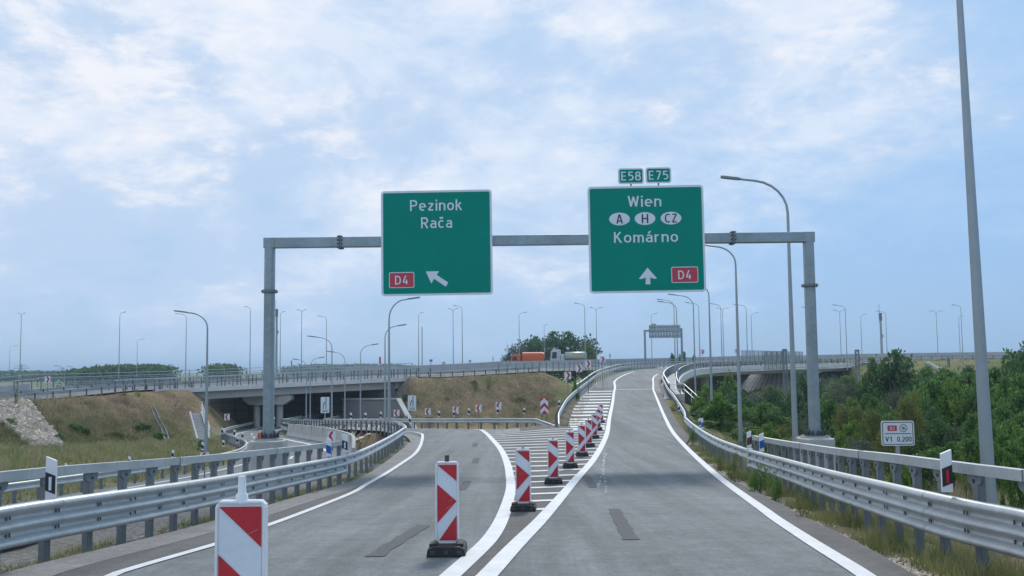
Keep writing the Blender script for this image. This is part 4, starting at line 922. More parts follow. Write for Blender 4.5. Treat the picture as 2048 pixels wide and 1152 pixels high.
# ------------------------------------------------------------------ beacons
def beacon(px, yb, label, w=.25, h=.98, stripes='arrow', Y=None, ztop=None, lampc='steel', rz=0.0, head=None):
    if Y is None: x, Y = gnd(px, yb)
    else: x = at(px, 600, Y).x
    z0 = float(zsurf(x, Y)) if Y < YA else float(profR(Y)); z0 += .012
    rz = rz or random.uniform(-.07, .07)
    root = empty('traffic_beacon', (x, Y, z0), rz, label, 'beacon', 'red and white beacons between the lanes'); fz = .16
    mb = MB(); prof = [(-.25, 0), (.25, 0), (.235, .10), (.17, .13), (-.17, .13), (-.235, .10)]; mb.prism(prof, .62); mb.v = [(a, b-.31, c) for a, b, c in mb.v]
    for dx in (-.17, 0, .17): mb.box((dx, -.312, .055), (.06, .02, .06), m=1)
    for dx in (-.17, .17): mb.box((dx, -.12, .14), (.1, .2, .035), m=0)
    mb.build('base', [M['rubber'], M['dark']], root, bevel=.01)
    W = w+.05; outl = [(-W/2+.06, fz-.05), (W/2-.06, fz-.05), (W/2, fz+.04), (W/2, fz+h+.01), (W/2-.03, fz+h+.04), (-W/2+.03, fz+h+.04), (-W/2, fz+h+.01), (-W/2, fz+.04)]
    plate('body', outl, -.03, .06, M['plastic'], root)
    fr = MB()
    for sx in (-1, 1): fr.box((sx*(W/2-.008), 0, fz+h/2+.01), (.02, .085, h-.02))
    fr.box((0, 0, fz+h+.028), (W-.05, .085, .02)); fr.build('rim', M['plastic'], root, bevel=.006)
    flatpoly('reflective_face', [(-w/2, fz+.01), (w/2, fz+.01), (w/2, fz+h), (-w/2, fz+h)], -.034, M['sign_white'], root)
    P = lambda u, v: (-w/2+u*w, -.040, fz+h-v*(h-.01))
    mb = MB(); r_ = w/h
    if stripes == 'arrow': ps = [[(0, 0), (1, 0), (1, .22)], [(0, .26), (1, .485), (0, .77)], [(1, .67), (1, 1), (.08, 1)]]
    else: ps = [[(0, 0), (1, 0), (1, .95*r_)], [(0, 1.12*r_), (1, 2.07*r_), (1, 3.1*r_), (0, 2.15*r_)], [(0, 3.2*r_), (.0, 1), (.75, 1)]]
    for q in ps: mb.poly([P(*a) for a in q][::-1])
    rs = random.Random(int(Y*10))
    for q in range(7 if Y < 25 else 3):
        u, v = rs.uniform(-.4, .4)*w, fz+rs.uniform(.08, .9)*h; a = rs.uniform(-1, 1); l = rs.uniform(.02, .07); t_ = .0016
        mb.poly([(u, -.0415, v), (u+t_, -.0415, v-t_), (u+l+t_, -.0415, v+l*a-t_), (u+l, -.0415, v+l*a)], 1)
    mb.build('red_stripe', [M['red'], M['sign_back']], root)
    mb = MB()
    if stripes == 'arrow': mb.tube([(0, 0, fz+h+.03), (0, 0, fz+h+.12)], .03, 10)
    else: mb.tube([(0, 0, fz+h+.02), (0, 0, fz+h+.08), (0, 0, fz+h+.085), (0, 0, fz+h+.2)], [.045, .04, .028, .026], 14)
    mb.build('handle', M['plastic'] if stripes != 'arrow' else M['bark'] if lampc == 'bark' else M['sign_back'], root)
    return root
beacon(488, 1152, 'nearest white-framed beacon with plain diagonal red stripes at lower left', .285, 1.22, 'diag', Y=6.85)
beacon(895, 1108, 'large beacon with red arrow stripes standing in the left lane', lampc='bark')
bl_ = [(1047, 1021, 'first beacon in the hatched row, nearest in the gore'), (1107, 967, 'second beacon in the hatched row'), (1140.6, 935, 'third beacon in the hatched row'), (1164, 912, 'fourth beacon in the hatched row'), (1177.8, 893, 'fifth beacon in the hatched row'), (1189, 876.5, 'sixth beacon in the hatched row'), (1196.5, 860, 'seventh beacon in the hatched row, second from the last'), (1202, 846, 'last and smallest beacon in the hatched row')]
for a, b, l in bl_: beacon(a, b, l)
# ------------------------------------------------------------------ delineators
def delineator(p, h, w, label, kind='white', m_side=1):
    root = empty('delineator_post', p, 0, label, 'delineator', 'delineator posts on the rails'); s = m_side
    P = [(-w/2, 0), (w/2, 0), (w/2, h-(.22*w if s > 0 else 0)), (-w/2, h-(0 if s > 0 else .6*w))] if s > 0 else [(-w/2, 0), (w/2, 0), (w/2, h), (-w/2, h-.4*w)]
    if s > 0: P = [(-w/2, 0), (w/2, 0), (w/2, h-.4*w), (-w/2, h)]
    plate('blade', P, -.02, .04, M['plastic'], root); k = .4*w*s
    if kind == 'blue': b0, b1, mm = .18*h, .58*h, M['blue']
    else: b0, b1, mm = .17*h, .60*h, M['black']
    flatpoly('band', [(-w/2-.001, b0+k/2), (w/2+.001, b0-k/2), (w/2+.001, b1-k/2), (-w/2-.001, b1+k/2)], -.026, mm, root)
    if kind in ('white', 'red'): flatpoly('reflector', [(-w*.14, .22*h), (w*.14, .22*h), (w*.14, .53*h), (-w*.14, .53*h)], -.032, M['sign_white'] if kind == 'white' else M['red'], root)
    return root
def on_rail(px, pyb, hpx, wpx, label, kind, s, off=.75, Y=None, w=None):
    if Y is None: x, Y = gnd(px, pyb, off)
    p = at(px, pyb, Y); k = Y/2000; return delineator(p, hpx*k, (wpx*k if w is None else w), label, kind, s)
on_rail(101.5, 999, 84, 20, 'large white and black delineator on the near left guardrail', 'white', 1, Y=12.9)
on_rail(1894.5, 984, 83, 20.5, 'large delineator with a red reflector on the near right guardrail', 'red', -1, Y=12.3)
on_rail(657.5, 913, 37, 10, 'delineator with a blue band on the left guardrail', 'blue', 1, Y=26.5)
on_rail(690, 905, 38, 11, 'delineator with a black band beside the blue one on the left guardrail', 'white', 1, Y=28.5)
on_rail(1498.5, 895, 33, 8.5, 'delineator with a red reflector where the right top rail begins', 'red', -1, Y=29)
on_rail(1523.5, 903, 37, 9, 'delineator with a blue band on the right guardrail', 'blue', -1, Y=27)
on_rail(1399.5, 853, 17, 4.5, 'small dark delineator on the right plain guardrail', 'red', -1, Y=44)
on_rail(1404.5, 858, 22, 4.5, 'small delineator with a blue band on the right plain guardrail', 'blue', -1, Y=42)
on_rail(1358, 822, 13, 5, 'tiny dark delineator high on the right ramp guardrail', 'black', -1, Y=62)
on_rail(798.6, 862, 18, 4.5, 'small black-banded delineator near the left rail bend', 'white', 1, Y=50)
on_rail(814, 840, 12, 4, 'tiny delineator at the tip of the left rail bend', 'white', 1, Y=62)
on_rail(1118.5, 813, 13, 4, 'tiny dark delineator on the rail rising from the fork', 'black', -1, Y=70)
for px, py, Y, l in ((1048.5, 828, 67, 'tiny delineator on the far exit rail, rightmost'), (996, 827, 71, 'tiny delineator on the far exit rail below the rightmost chevron board'), (938, 829, 73, 'tiny delineator on the far exit rail between two chevron boards'), (908, 833, 75, 'tiny delineator on the far exit rail under a chevron board'), (878, 834, 77, 'tiny delineator on the far exit rail left of a chevron board'),
                     (820, 846, 62, 'tiny delineator low beside the left rail bend'), (731, 838, 84, 'tiny delineator above the streaked bank'), (762, 836, 88, 'tiny delineator right of the streaked bank top'), (702, 838, 96, 'tiny delineator on the distant exit rail'),
                     (548, 846, 108, 'tiny delineator right of the left gantry post'), (445, 868, 92, 'tiny delineator on the lower road rail, farthest'), (469, 872, 85, 'tiny delineator on the lower road rail, second farthest'), (485, 877, 76, 'tiny delineator on the lower road rail at its bend'),
                     (475, 886, 66, 'small delineator just inside the bend of the lower road rail'), (447, 893, 62, 'small delineator on the lower road rail near the grass mound'), (405.5, 900, 58, 'small delineator on the lower road rail beside the lamp post'), (346, 916, 50, 'small delineator in the grass left of the lamp post'), (259, 929, 43, 'small delineator behind the lower road rail, left of centre'), (132, 943, 38, 'small delineator behind the lower road rail, leftmost')):
    on_rail(px, py, 13 if Y > 60 else 16, 4.2 if Y > 60 else 4.6, l, 'black', 1, Y=Y)
# ------------------------------------------------------------------ lamp posts
def lamp_post(px, ytop, Y, dirs, arm_px, label, pxb=None, zb=None, r=None, rise=.13, group='lamp posts of the interchange', bend=1.15, head_px=None, dy=0.0, slim=1.0):
    """top of the arc at (px, ytop); arm reaches arm_px pixels to the side(s) given by dirs"""
    p = at(px, ytop, Y); k = Y/2000; x = p.x+(ROLL*-1)*0; top = p.z
    z0 = tz(x, Y) if zb is None else zb
    for (A, B, m) in RIBS[4:7]: pass
    h = top-z0; root = empty('lamp_post', (x, Y, z0), 0, label, 'lamp post', group)
    r0 = r or .10*slim; rt = .045*slim if r is None else r*.42; mb = MB(); hb = h-bend
    mb.tube([(0, 0, 0), (0, 0, h*.35), (0, 0, hb)], [r0, r0*.8, rt], 10); mb.box((0, 0, .02), (r0*4, r0*4, .04)); mb.build('pole', M['pole'], root)
    for s in dirs:
        L = arm_px*k; pts = [(0, 0, hb-.03)]
        R_ = min(bend, L*.55)
        for a in range(1, 7):
            t = a/6*math.pi/2*.92; pts.append((s*R_*(1-math.cos(t)), 0, hb+(bend-.18)*math.sin(t)))
        x1, z1 = pts[-1][0], pts[-1][2]; hl = min(.85, L*.4); xe = s*(L-hl)
        n = 3
        for q in range(1, n+1): pts.append((x1+(xe-x1)*q/n, 0, z1+(abs(xe-x1))*rise*q/n))
        mb = MB(); mb.tube(pts, [rt]+[rt*.9]*(len(pts)-1), 8); arm = mb.build('arm', M['pole'], root)
        e = pts[-1]; mb = MB(); c = s*math.cos(.12); zz = math.sin(.16)
        w = .14*slim; o = [(0, w*.45), (.2*hl, w), (.85*hl, w), (hl, w*.6)]
        V = []
        for u, v in o: V += [(e[0]+s*u, -v, e[2]+u*rise-.04), (e[0]+s*u, v, e[2]+u*rise-.04), (e[0]+s*u, v*.8, e[2]+u*rise+.055), (e[0]+s*u, -v*.8, e[2]+u*rise+.055)]
        Fs = [(0, 1, 2, 3), (12, 15, 14, 13)]
        for i in range(3):
            for j in range(4): Fs.append((4*i+j, 4*i+4+j, 4*i+4+(j+1) % 4, 4*i+(j+1) % 4))
        mb.add(V, Fs); mb.build('lamp_head', M['lamp'], root)
    return root
# right-hand row beside the ramp (bases stand on the slope behind the guardrail)
root = empty('lamp_post', (at(1982, 1020, 20).x, 20, tz(9.6, 20)-.1), 0, 'very tall lamp post at far right rising out of the top of the view', 'lamp post', 'lamp posts of the interchange'); root.rotation_euler.y = -.012
mb = MB(); mb.tube([(0, 0, 0), (0, 0, 2.8), (0, 0, 12)], [.14, .122, .06], 16); mb.build('pole', M['pole'], root)
mb = MB(); mb.tube([(0, 0, 12), (-.4, 0, 12.9), (-1.2, 0, 13.2), (-2.4, 0, 13.4)], .06, 8); mb.build('arm', M['pole'], root)
mb = MB(); mb.box((-2.8, 0, 13.42), (.85, .28, .1)); mb.build('lamp_head', M['lamp'], root)
lamp_post(1573, 352, 43, [-1], 133, 'tall curved lamp post crossing the right end of the gantry beam', r=.14, bend=1.6, rise=.12)
lamp_post(1470, 487, 62.7, [-1], 100, 'lamp post whose curve shows just under the gantry beam right of the Wien sign', r=.135, bend=1.3)
lamp_post(1417, 562, 87, [-1], 62, 'lamp post just right of the lower corner of the Wien sign', r=.125, bend=1.3)
lamp_post(1386, 588, 107, [-1], 50, 'lamp post half hidden under the Wien sign, with its head behind the sign', r=.12, bend=1.3)
lamp_post(1352.5, 602, 122, [-1], 38, 'front one of the paired lamp posts right of the far gantry', r=.12)
lamp_post(1347.5, 598, 142, [-1], 34, 'rear one of the paired lamp posts right of the far gantry', r=.11, zb=-3)
# lower left group
lamp_post(415.5, 620, 66, [-1], 67, 'large lamp post with a thick dark head beside the stairs at left', r=.125, bend=1.2)
lamp_post(664, 671, 92, [-1], 49, 'flat-headed lamp post in front of the overpass, just left of the lane board', r=.10)
lamp_post(690, 701, 104, [-1], 36, 'lower lamp post with a long arm just right of the lane board', r=.09)
lamp_post(613, 716, 108, [-1], 28, 'short lamp post under the overpass level, arm to the left', r=.08)
lamp_post(621, 713, 113, [1], 28, 'short lamp post under the overpass level, arm to the right', r=.08)
lamp_post(721, 687, 103, [1], 36, 'lamp post with its arm reaching right near the end of the overpass', r=.09)
lamp_post(770, 648, 84, [1], 43, 'lamp post with a rising arm just left of the Pezinok sign pole line', r=.10)
lamp_post(778, 594, 67, [1], 62, 'tall curved lamp post rising behind the bottom of the Pezinok sign', r=.12, bend=1.5)
# motorway lamps: (px, ytop, dirs, arm px, label)
ML = [(43, 625, [-1, 1], 8, 'twin-armed lamp post nearest the left edge of the view', 12.5), (20, 692, [1], 16, 'small distant lamp post at the far left edge', 9.5), (240, 623, [1], 12, 'slim tall lamp post above the rubble slope', 12), (275, 678, [1], 14, 'small distant lamp post over the left treeline', 9.5),
      (373, 627, [-1], 23, 'tall lamp post just behind the large dark-headed one', 11), (501, 612, [-1], 12, 'tall lamp post left of the gantry post', 12), (561, 622, [1], 9, 'slim lamp post right of the gantry post beside the mast', 12), (603.5, 618, [-1, 1], 10, 'twin-armed lamp post over the middle of the overpass', 12.5),
      (653, 631, [-1], 18, 'lamp post with its arm to the left over the overpass', 11), (837, 624, [1], 10, 'slim lamp post below the right half of the Pezinok sign', 12), (906, 616, [-1, 1], 10, 'twin-armed lamp post below the right edge of the Pezinok sign', 12.5), (924, 610, [-1], 17, 'tall lamp post beside the twin-armed one under the Pezinok sign', 11.5),
      (1038, 624, [1], 16, 'lamp post standing behind the orange lorry', 12), (1088, 648, [1], 7, 'small lamp post in front of the tree clump', 10), (1169, 606, [-1], 21, 'tall lamp post right of the white lorry, arm to the left', 12), (1192, 614, [-1, 1], 12, 'twin-armed lamp post right of the tree clump', 12.5),
      (1302, 626, [1], 13, 'lamp post behind the far gantry sign', 12), (1397, 605, [-1], 27, 'lamp post under the lower right corner of the Wien sign, thin and far', 11), (1445, 615, [-1, 1], 13, 'twin-armed lamp post nearest the Wien sign', 12.5), (1441, 607, [-1], 21, 'single-armed lamp post crossing the twin one near the Wien sign', 12),
      (1492, 609, [-1], 25, 'lamp post with a long arm left of the wire screen', 11.5), (1502, 625, [1], 15, 'lamp post with its arm to the right above the wire screen', 12), (1622, 614, [-1], 19, 'lamp post mostly hidden behind the right gantry post', 12), (1679, 619, [-1, 1], 13, 'twin-armed lamp post right of the gantry', 12.5),
      (1690, 610, [-1], 25, 'tall single-armed lamp post beside the twin one right of the gantry', 11.5), (1721, 628, [1], 12, 'lamp post with its arm to the right, between the gantry and the big dark tree', 12), (1771, 622, [-1], 19, 'lamp post rising behind the big dark tree', 12), (1872, 621, [-1, 1], 13, 'twin-armed lamp post above the grass embankment', 12.5),
      (1921, 609, [-1], 17, 'taller lamp post just left of the big right pole', 12.5), (1917, 631, [1], 10, 'shorter lamp post just left of the big right pole', 11.5)]
for px, yt, ds, ap, lab, hh in ML:
    hor = 736-.011*(px-1024); Y = (hh+2.4-2.3)*2000/(hor-yt); zz = at(px, yt, Y).z-hh
    lamp_post(px, yt, Y, ds, ap, lab, zb=zz-1.2, slim=1.05, bend=.9, rise=.16)
for px, yt, s, ap, lab in ((129.5, 730, -1, 21, 'low lamp head showing over the left railings, first of two'), (150.5, 731, -1, 16, 'low lamp head showing over the left railings, second of two'), (346, 729, -1, 16, 'low lamp head left of the large dark-headed lamp post'), (449, 727, -1, 17, 'low lamp head over the railings left of the gantry post')):
    lamp_post(px, yt, 185, [s], ap, lab, zb=-6, bend=1.4, rise=.1)
# ------------------------------------------------------------------ chevron boards and other road signs
def board_posts(root, zs, dxs, bottom, m='steel_post', r=.03):
    for dx in dxs:
        mb = MB(); mb.tube([(dx, .05, zs), (dx, .05, bottom)], r, 8); mb.build('post', M[m], root)
def chevron(px, py, wpx, hpx, Y, dr, label, rz=0.0, bottom=None, gnd_z=None):
    p = at(px, py, Y); k = Y/2000; w, h = wpx*k, hpx*k; root = empty('chevron_board', p, rz, label, 'chevron sign', 'chevron boards on the bends')
    flat = rrect(w, h, .02*w/.5); plate('panel', flat, 0, .02, M['sign_white'], root)
    s = dr
    c = [(.28, .5), (.02, .5), (-.34, 0), (.02, -.5), (.28, -.5), (-.06, 0)] if s < 0 else [(-.28, .5), (.06, 0), (-.28, -.5), (-.02, -.5), (.34, 0), (-.02, .5)]
    if s < 0: c = [(-a, b) for a, b in [(-.28, .5), (.06, 0), (-.28, -.5), (-.02, -.5), (.34, 0), (-.02, .5)]][::-1]
    mb = MB()
    tip, q = (.36, 0), .47
    P1 = [(-.24*s, q), (.08*s, q), (.36*s, 0), (.04*s, 0)]; P2 = [(.04*s, 0), (.36*s, 0), (.08*s, -q), (-.24*s, -q)]
    for P in (P1, P2): mb.poly([(a*w, -.006, b*h) for a, b in P])
    mb.build('red_chevron', M['red'], root)
    z = (tz(p.x, p.y) if gnd_z is None else gnd_z)-.3-p.z; board_posts(root, z, (0,), h*.4)
    return root
for a in ((611.5, 845, 11.5, 14, 93, -1, 'chevron board pointing left beyond the curved concrete barrier'), (454, 834, 10.5, 13, 112, -1, 'chevron board pointing left deep under the overpass'), (689, 857, 14, 15, 84, -1, 'chevron board pointing left above the streaked bank'), (663, 872, 16, 19, 62, -1, 'largest left-pointing chevron board, behind the blue-banded delineator'),
          (793, 826, 11.5, 13, 86, -1, 'chevron board pointing left at the left end of the exit bend'), (855.5, 823, 11.5, 13, 84, -1, 'chevron board pointing left just right of the lane board on the bank'), (911, 820.5, 12, 14, 82, -1, 'chevron board pointing left at the foot of the brown embankment, middle'), (957, 816.5, 12, 14, 80, -1, 'chevron board pointing left at the foot of the brown embankment, second from the fork'), (997, 811.5, 11.5, 15, 78, -1, 'chevron board pointing left nearest the red and white fork marker'),
          (409, 911, 17, 12, 46, -1, 'low left-facing red and white board peeping over the left top rail'), (1135.6, 750.5, 13.2, 14, 92, 1, 'lowest right-pointing chevron board beside the ramp rail'), (1158, 737, 12.5, 13.5, 97, 1, 'second right-pointing chevron board up the ramp'), (1176, 727.5, 12, 13, 104, 1, 'third right-pointing chevron board up the ramp'), (1205, 719, 11, 12, 116, 1, 'highest right-pointing chevron board left of the ramp crest'),
          (95, 758.5, 11.5, 12, 101, 1, 'right-pointing chevron board among the railings at far left'), (1405, 703.5, 8, 9, 190, 1, 'small red chevron board above the ramp bridge rails'), (1472, 702, 6, 7, 190, 1, 'tiny chevron board beside the wire screen')):
    chevron(*a[:7])
def lane_board(px, py, w, h, Y, label):
    p = at(px, py, Y); k = Y/2000; w *= k; h *= k; root = empty('lane_board', p, 0, label, 'road sign')
    plate('panel', rrect(w, h, .04), 0, .03, M['sign_white'], root); mb = MB()
    t = .035*w/.75; y = -.008
    mb.box((.12*w, y, .08*h), (t*1.6, .01, .62*h)); mb.poly([(.12*w-.09*w, y-.006, .37*h), (.12*w+.09*w, y-.006, .37*h), (.12*w, y-.006, .46*h)])
    mb.box((-.2*w, y, -.12*h), (t*1.6, .01, .25*h)); mb.bar((-.2*w, y, 0), (-.02*w, y, .13*h), t*1.5, t*1.5); mb.poly([(-.06*w, y-.006, .08*h), (.04*w, y-.006, .2*h), (-.09*w, y-.006, .18*h)][::-1])
    mb.box((0, y, -.3*h), (.96*w, .008, .01*h)); 
    for i in range(5): mb.box(((-.26+.13*i)*w, y, -.39*h), (.08*w, .008, .07*h))
    mb.build('lane_arrows', M['black'], root); z = tz(p.x, p.y)-.3-p.z; board_posts(root, z, (0,), h*.4, 'pole', .05)
lane_board(650, 810, 17, 31.5, 84, 'white lane-merge board standing before the dark underpass')
lane_board(824, 806, 16.5, 30, 84, 'white lane-merge board on the bank below the brown embankment')
def fork_marker():
    Y = 67.0; p = at(1088.6, 812, Y); k = Y/2000; w, h = 15.6*k, 31.3*k; root = empty('fork_marker', p, 0, 'tall red and white arrow board marking the fork, on two posts', 'road sign')
    plate('panel', [(-w/2, -h/2), (w/2, -h/2), (w/2, h/2), (-w/2, h/2)], 0, .03, M['sign_white'], root); mb = MB(); a = .28
    for v in (.5, .0, -.5):
        t = v*h
        # inverted V bands
        q = [(-w/2, t-.22*h), (0, t), (w/2, t-.22*h), (w/2, t-.47*h if v > -.4 else t), (0, t-.25*h), (-w/2, t-.47*h)]
        pass
    bands = [[(-.5, .5), (-.02, .5), (-.5, .27)], [(.02, .5), (.5, .5), (.5, .27)], [(-.5, -.06), (0, .22), (0, .0), (-.5, -.26)], [(0, .22), (.5, -.06), (.5, -.26), (0, .0)], [(-.42, -.5), (0, -.27), (.42, -.5)]]
    for b in bands: mb.poly([(u*w, -.01, v*h) for u, v in b])
    mb.build('red_chevron', M['red'], root); board_posts(root, tz(p.x, p.y)-.3-p.z, (-.15, .15), h*.3)
fork_marker()
def small_sign(px, py, w, h, Y, m, label, shape='rect', zb=None):
    p = at(px, py, Y); k = Y/2000; w *= k; h *= k; root = empty('road_sign', p, 0, label, 'road sign')
    if shape == 'rect': pts = rrect(w, h, .05*w)
    elif shape == 'round': pts = [(w/2*math.cos(i*math.pi/10), h/2*math.sin(i*math.pi/10)) for i in range(20)]
    else: pts = [(w/2, 0), (0, h/2), (-w/2, 0), (0, -h/2)]
    plate('panel', pts, 0, .05, M[m], root); board_posts(root, -h*.5-2.5, (0,), 0, 'steel_post', .05)
    return root
small_sign(760, 721, 4, 14, 175, 'orange', 'narrow orange board beyond the right end of the overpass')
s_ = small_sign(887.5, 727, 6.5, 6.5, 165, 'black', 'small round sign on the motorway barrier', 'round'); flatpoly('face', [(.17*math.cos(i*math.pi/8), .17*math.sin(i*math.pi/8)) for i in range(16)], -.01, M['sign_white'], s_)
small_sign(862, 721, 6, 4.5, 175, 'lamp', 'small grey sign left of the round one'); small_sign(940, 722, 4.5, 3.5, 175, 'lamp', 'small grey sign right of the round one')
small_sign(1016, 724, 6.5, 8, 172, 'yellow', 'yellow diamond sign just left of the orange lorry', 'diamond')
small_sign(986, 717, 1.6, 8, 190, 'lamp', 'thin dark post sign left of the yellow diamond'); small_sign(1220, 711, 2.5, 6, 190, 'lamp', 'thin dark sign right of the highest ramp chevron')
small_sign(466, 731, 4, 4, 190, 'lamp', 'tiny sign over the railings left of the gantry post'); small_sign(583, 727, 2.2, 12, 180, 'lamp', 'narrow grey post sign right of the gantry post'); small_sign(695, 732, 5, 8, 185, 'lamp', 'tiny dark round sign over the overpass railing', 'round')
# masts
def mast(px, yt, yb, Y, r, label, whip=0, m='pole'):
    a, b = at(px, yb, Y), at(px, yt, Y); root = empty('mast', (b.x, Y, a.z-3), 0, label, 'mast'); h = b.z-a.z+3; mb = MB(); mb.tube([(0, 0, 0), (0, 0, h)], [r, r*.8], 10); mb.build('pole', M[m], root)
    if whip:
        mb = MB(); k = Y/2000; mb.tube([(-2*k, 0, h-3), (-2*k, 0, h+whip*k)], .05, 6); mb.box((0, 0, h-1), (r*1.9, r*1.9, 2.0)); mb.box((r*1.2, 0, h-6), (.2, .2, .8)); mb.build('antenna', M['steel_post'], root)
mast(553.5, 618, 738, 260, .33, 'thick telecom mast with a whip antenna behind the left gantry post', 18)
mast(1760.5, 626, 700, 260, .33, 'thick telecom mast with a whip antenna above the big dark tree', 18)
mast(844, 653, 735, 220, .12, 'bare thin pole right of the Pezinok sign lamp')
def lattice_mast(px, yt, yb, Y, wpx, label):
    a, b = at(px, yb, Y), at(px, yt, Y); k = Y/2000; w = wpx*k/2; root = empty('railway_mast', (b.x, Y, a.z), 0, label, 'railway mast'); h = b.z-a.z; mb = MB()
    for sx in (-1, 1):
        for sy in (-1, 1): mb.bar((sx*w, sy*w, 0), (sx*w, sy*w, h), .09, .09)
    n = max(4, int(h/(2*w)))
    for i in range(n):
        z0, z1 = h*i/n, h*(i+1)/n; s = 1 if i % 2 else -1
        mb.bar((-w*s, -w, z0), (w*s, -w, z1), .06, .06); mb.bar((-w, w*s, z0), (-w, -w*s, z1), .06, .06); mb.bar((-w, -w, z1), (w, -w, z1), .06, .06)
    mb.box((0, 0, h+.15), (w*2.4, w*2.4, .3)); mb.build('lattice', M['steel_post'], root)
lattice_mast(1569, 702, 800, 150, 7, 'steel lattice railway mast in front of the ramp bridge, left one'); lattice_mast(1714, 703, 800, 155, 6, 'steel lattice railway mast in front of the ramp bridge, right one')
lattice_mast(1897, 718, 735, 190, 3, 'short railway mast top before the right embankment')
for i, (y0, y1) in enumerate(((735, 729), (739, 734))):
    a, b, c = at(1400, y0+4, 140), at(1569, y0, 150), at(1714, y1, 155); mb = MB()
    for p, q in ((a, b), (b, c)): mb.tube([p, (p+q)/2-Vector((0, 0, .25)), q], .03, 5)
    tag(mb.build('overhead_wire', M['steel_post']), ('upper' if i == 0 else 'lower')+' overhead railway wire strung between the lattice masts', 'wire')
def pylon(px, yt, Y, hpx, label):
    b = at(px, yt, Y); k = Y/2000; h = hpx*k+10; root = empty('power_pylon', (b.x, Y, b.z-h), 0, label, 'pylon'); mb = MB(); w = 2.6
    for s in (-1, 1): mb.bar((s*w, 0, 0), (s*.4, 0, h), .5, .5)
    for f, a in ((.97, 5), (.88, 8), (.79, 10)): mb.bar((-a, 0, h*f), (a, 0, h*f), .45, .45)
    for i in range(6):
        z0, z1 = h*i/6, h*(i+1)/6; s = 1 if i % 2 else -1; mb.bar((-w*s*(1-i/6), 0, z0), (w*s*(1-(i+1)/6), 0, z1), .3, .3)
    mb.build('lattice', M['steel_post'], root)
pylon(43, 729, 1200, 20, 'faint electricity pylon behind the twin-armed lamp at far left'); pylon(125, 735, 1500, 14, 'faint electricity pylon between the low lamp heads')
# ------------------------------------------------------------------ far gantry
def far_gantry():
    Y = 205.0; a, b = at(1290.5, 712, Y), at(1364, 708, Y); zt = at(1290, 662, Y).z; zt2 = at(1364, 658, Y).z; root = empty('sign_gantry', (a.x, Y, a.z-2), 0, 'small distant gantry seen from behind at the ramp crest', 'gantry'); mb = MB(); W = b.x-a.x
    o = Vector((a.x, Y, a.z-2))
    for x in (0, W): m2 = MB(); m2.box((x, 0, (zt-o.z)/2+.1), (.38, .38, zt-o.z+.2)); m2.build('gantry_post', M['gantry'], root)
    mb.bar((-.2, 0, zt-o.z), (W+.2, 0, zt2-o.z), .36, .36); mb.build('beam', M['gantry'], root)
    r2 = empty('direction_sign', at(1330, 663, Y-.5), 0, 'grey ribbed back of the direction sign on the distant gantry', 'road sign'); k = Y/2000
    mb = MB(); fr = MB()
    for i in range(11):
        x = (-29+i*5.6)*k; mb.box((x, 0, 0), (4.3*k, .05, 26*k)); 
    mb.box((-22*k, .02, 10*k), (9*k, .05, 12*k)); mb.build('panel', M['sign_back'], r2)
    for z in (-9, 0, 9): fr.box((0, -.08, z*k), (62*k, .06, .12))
    for i in range(12): fr.box(((-31.5+i*5.6)*k, -.05, 0), (.07, .1, 26*k))
    fr.build('frame', M['steel_post'], r2)
far_gantry()
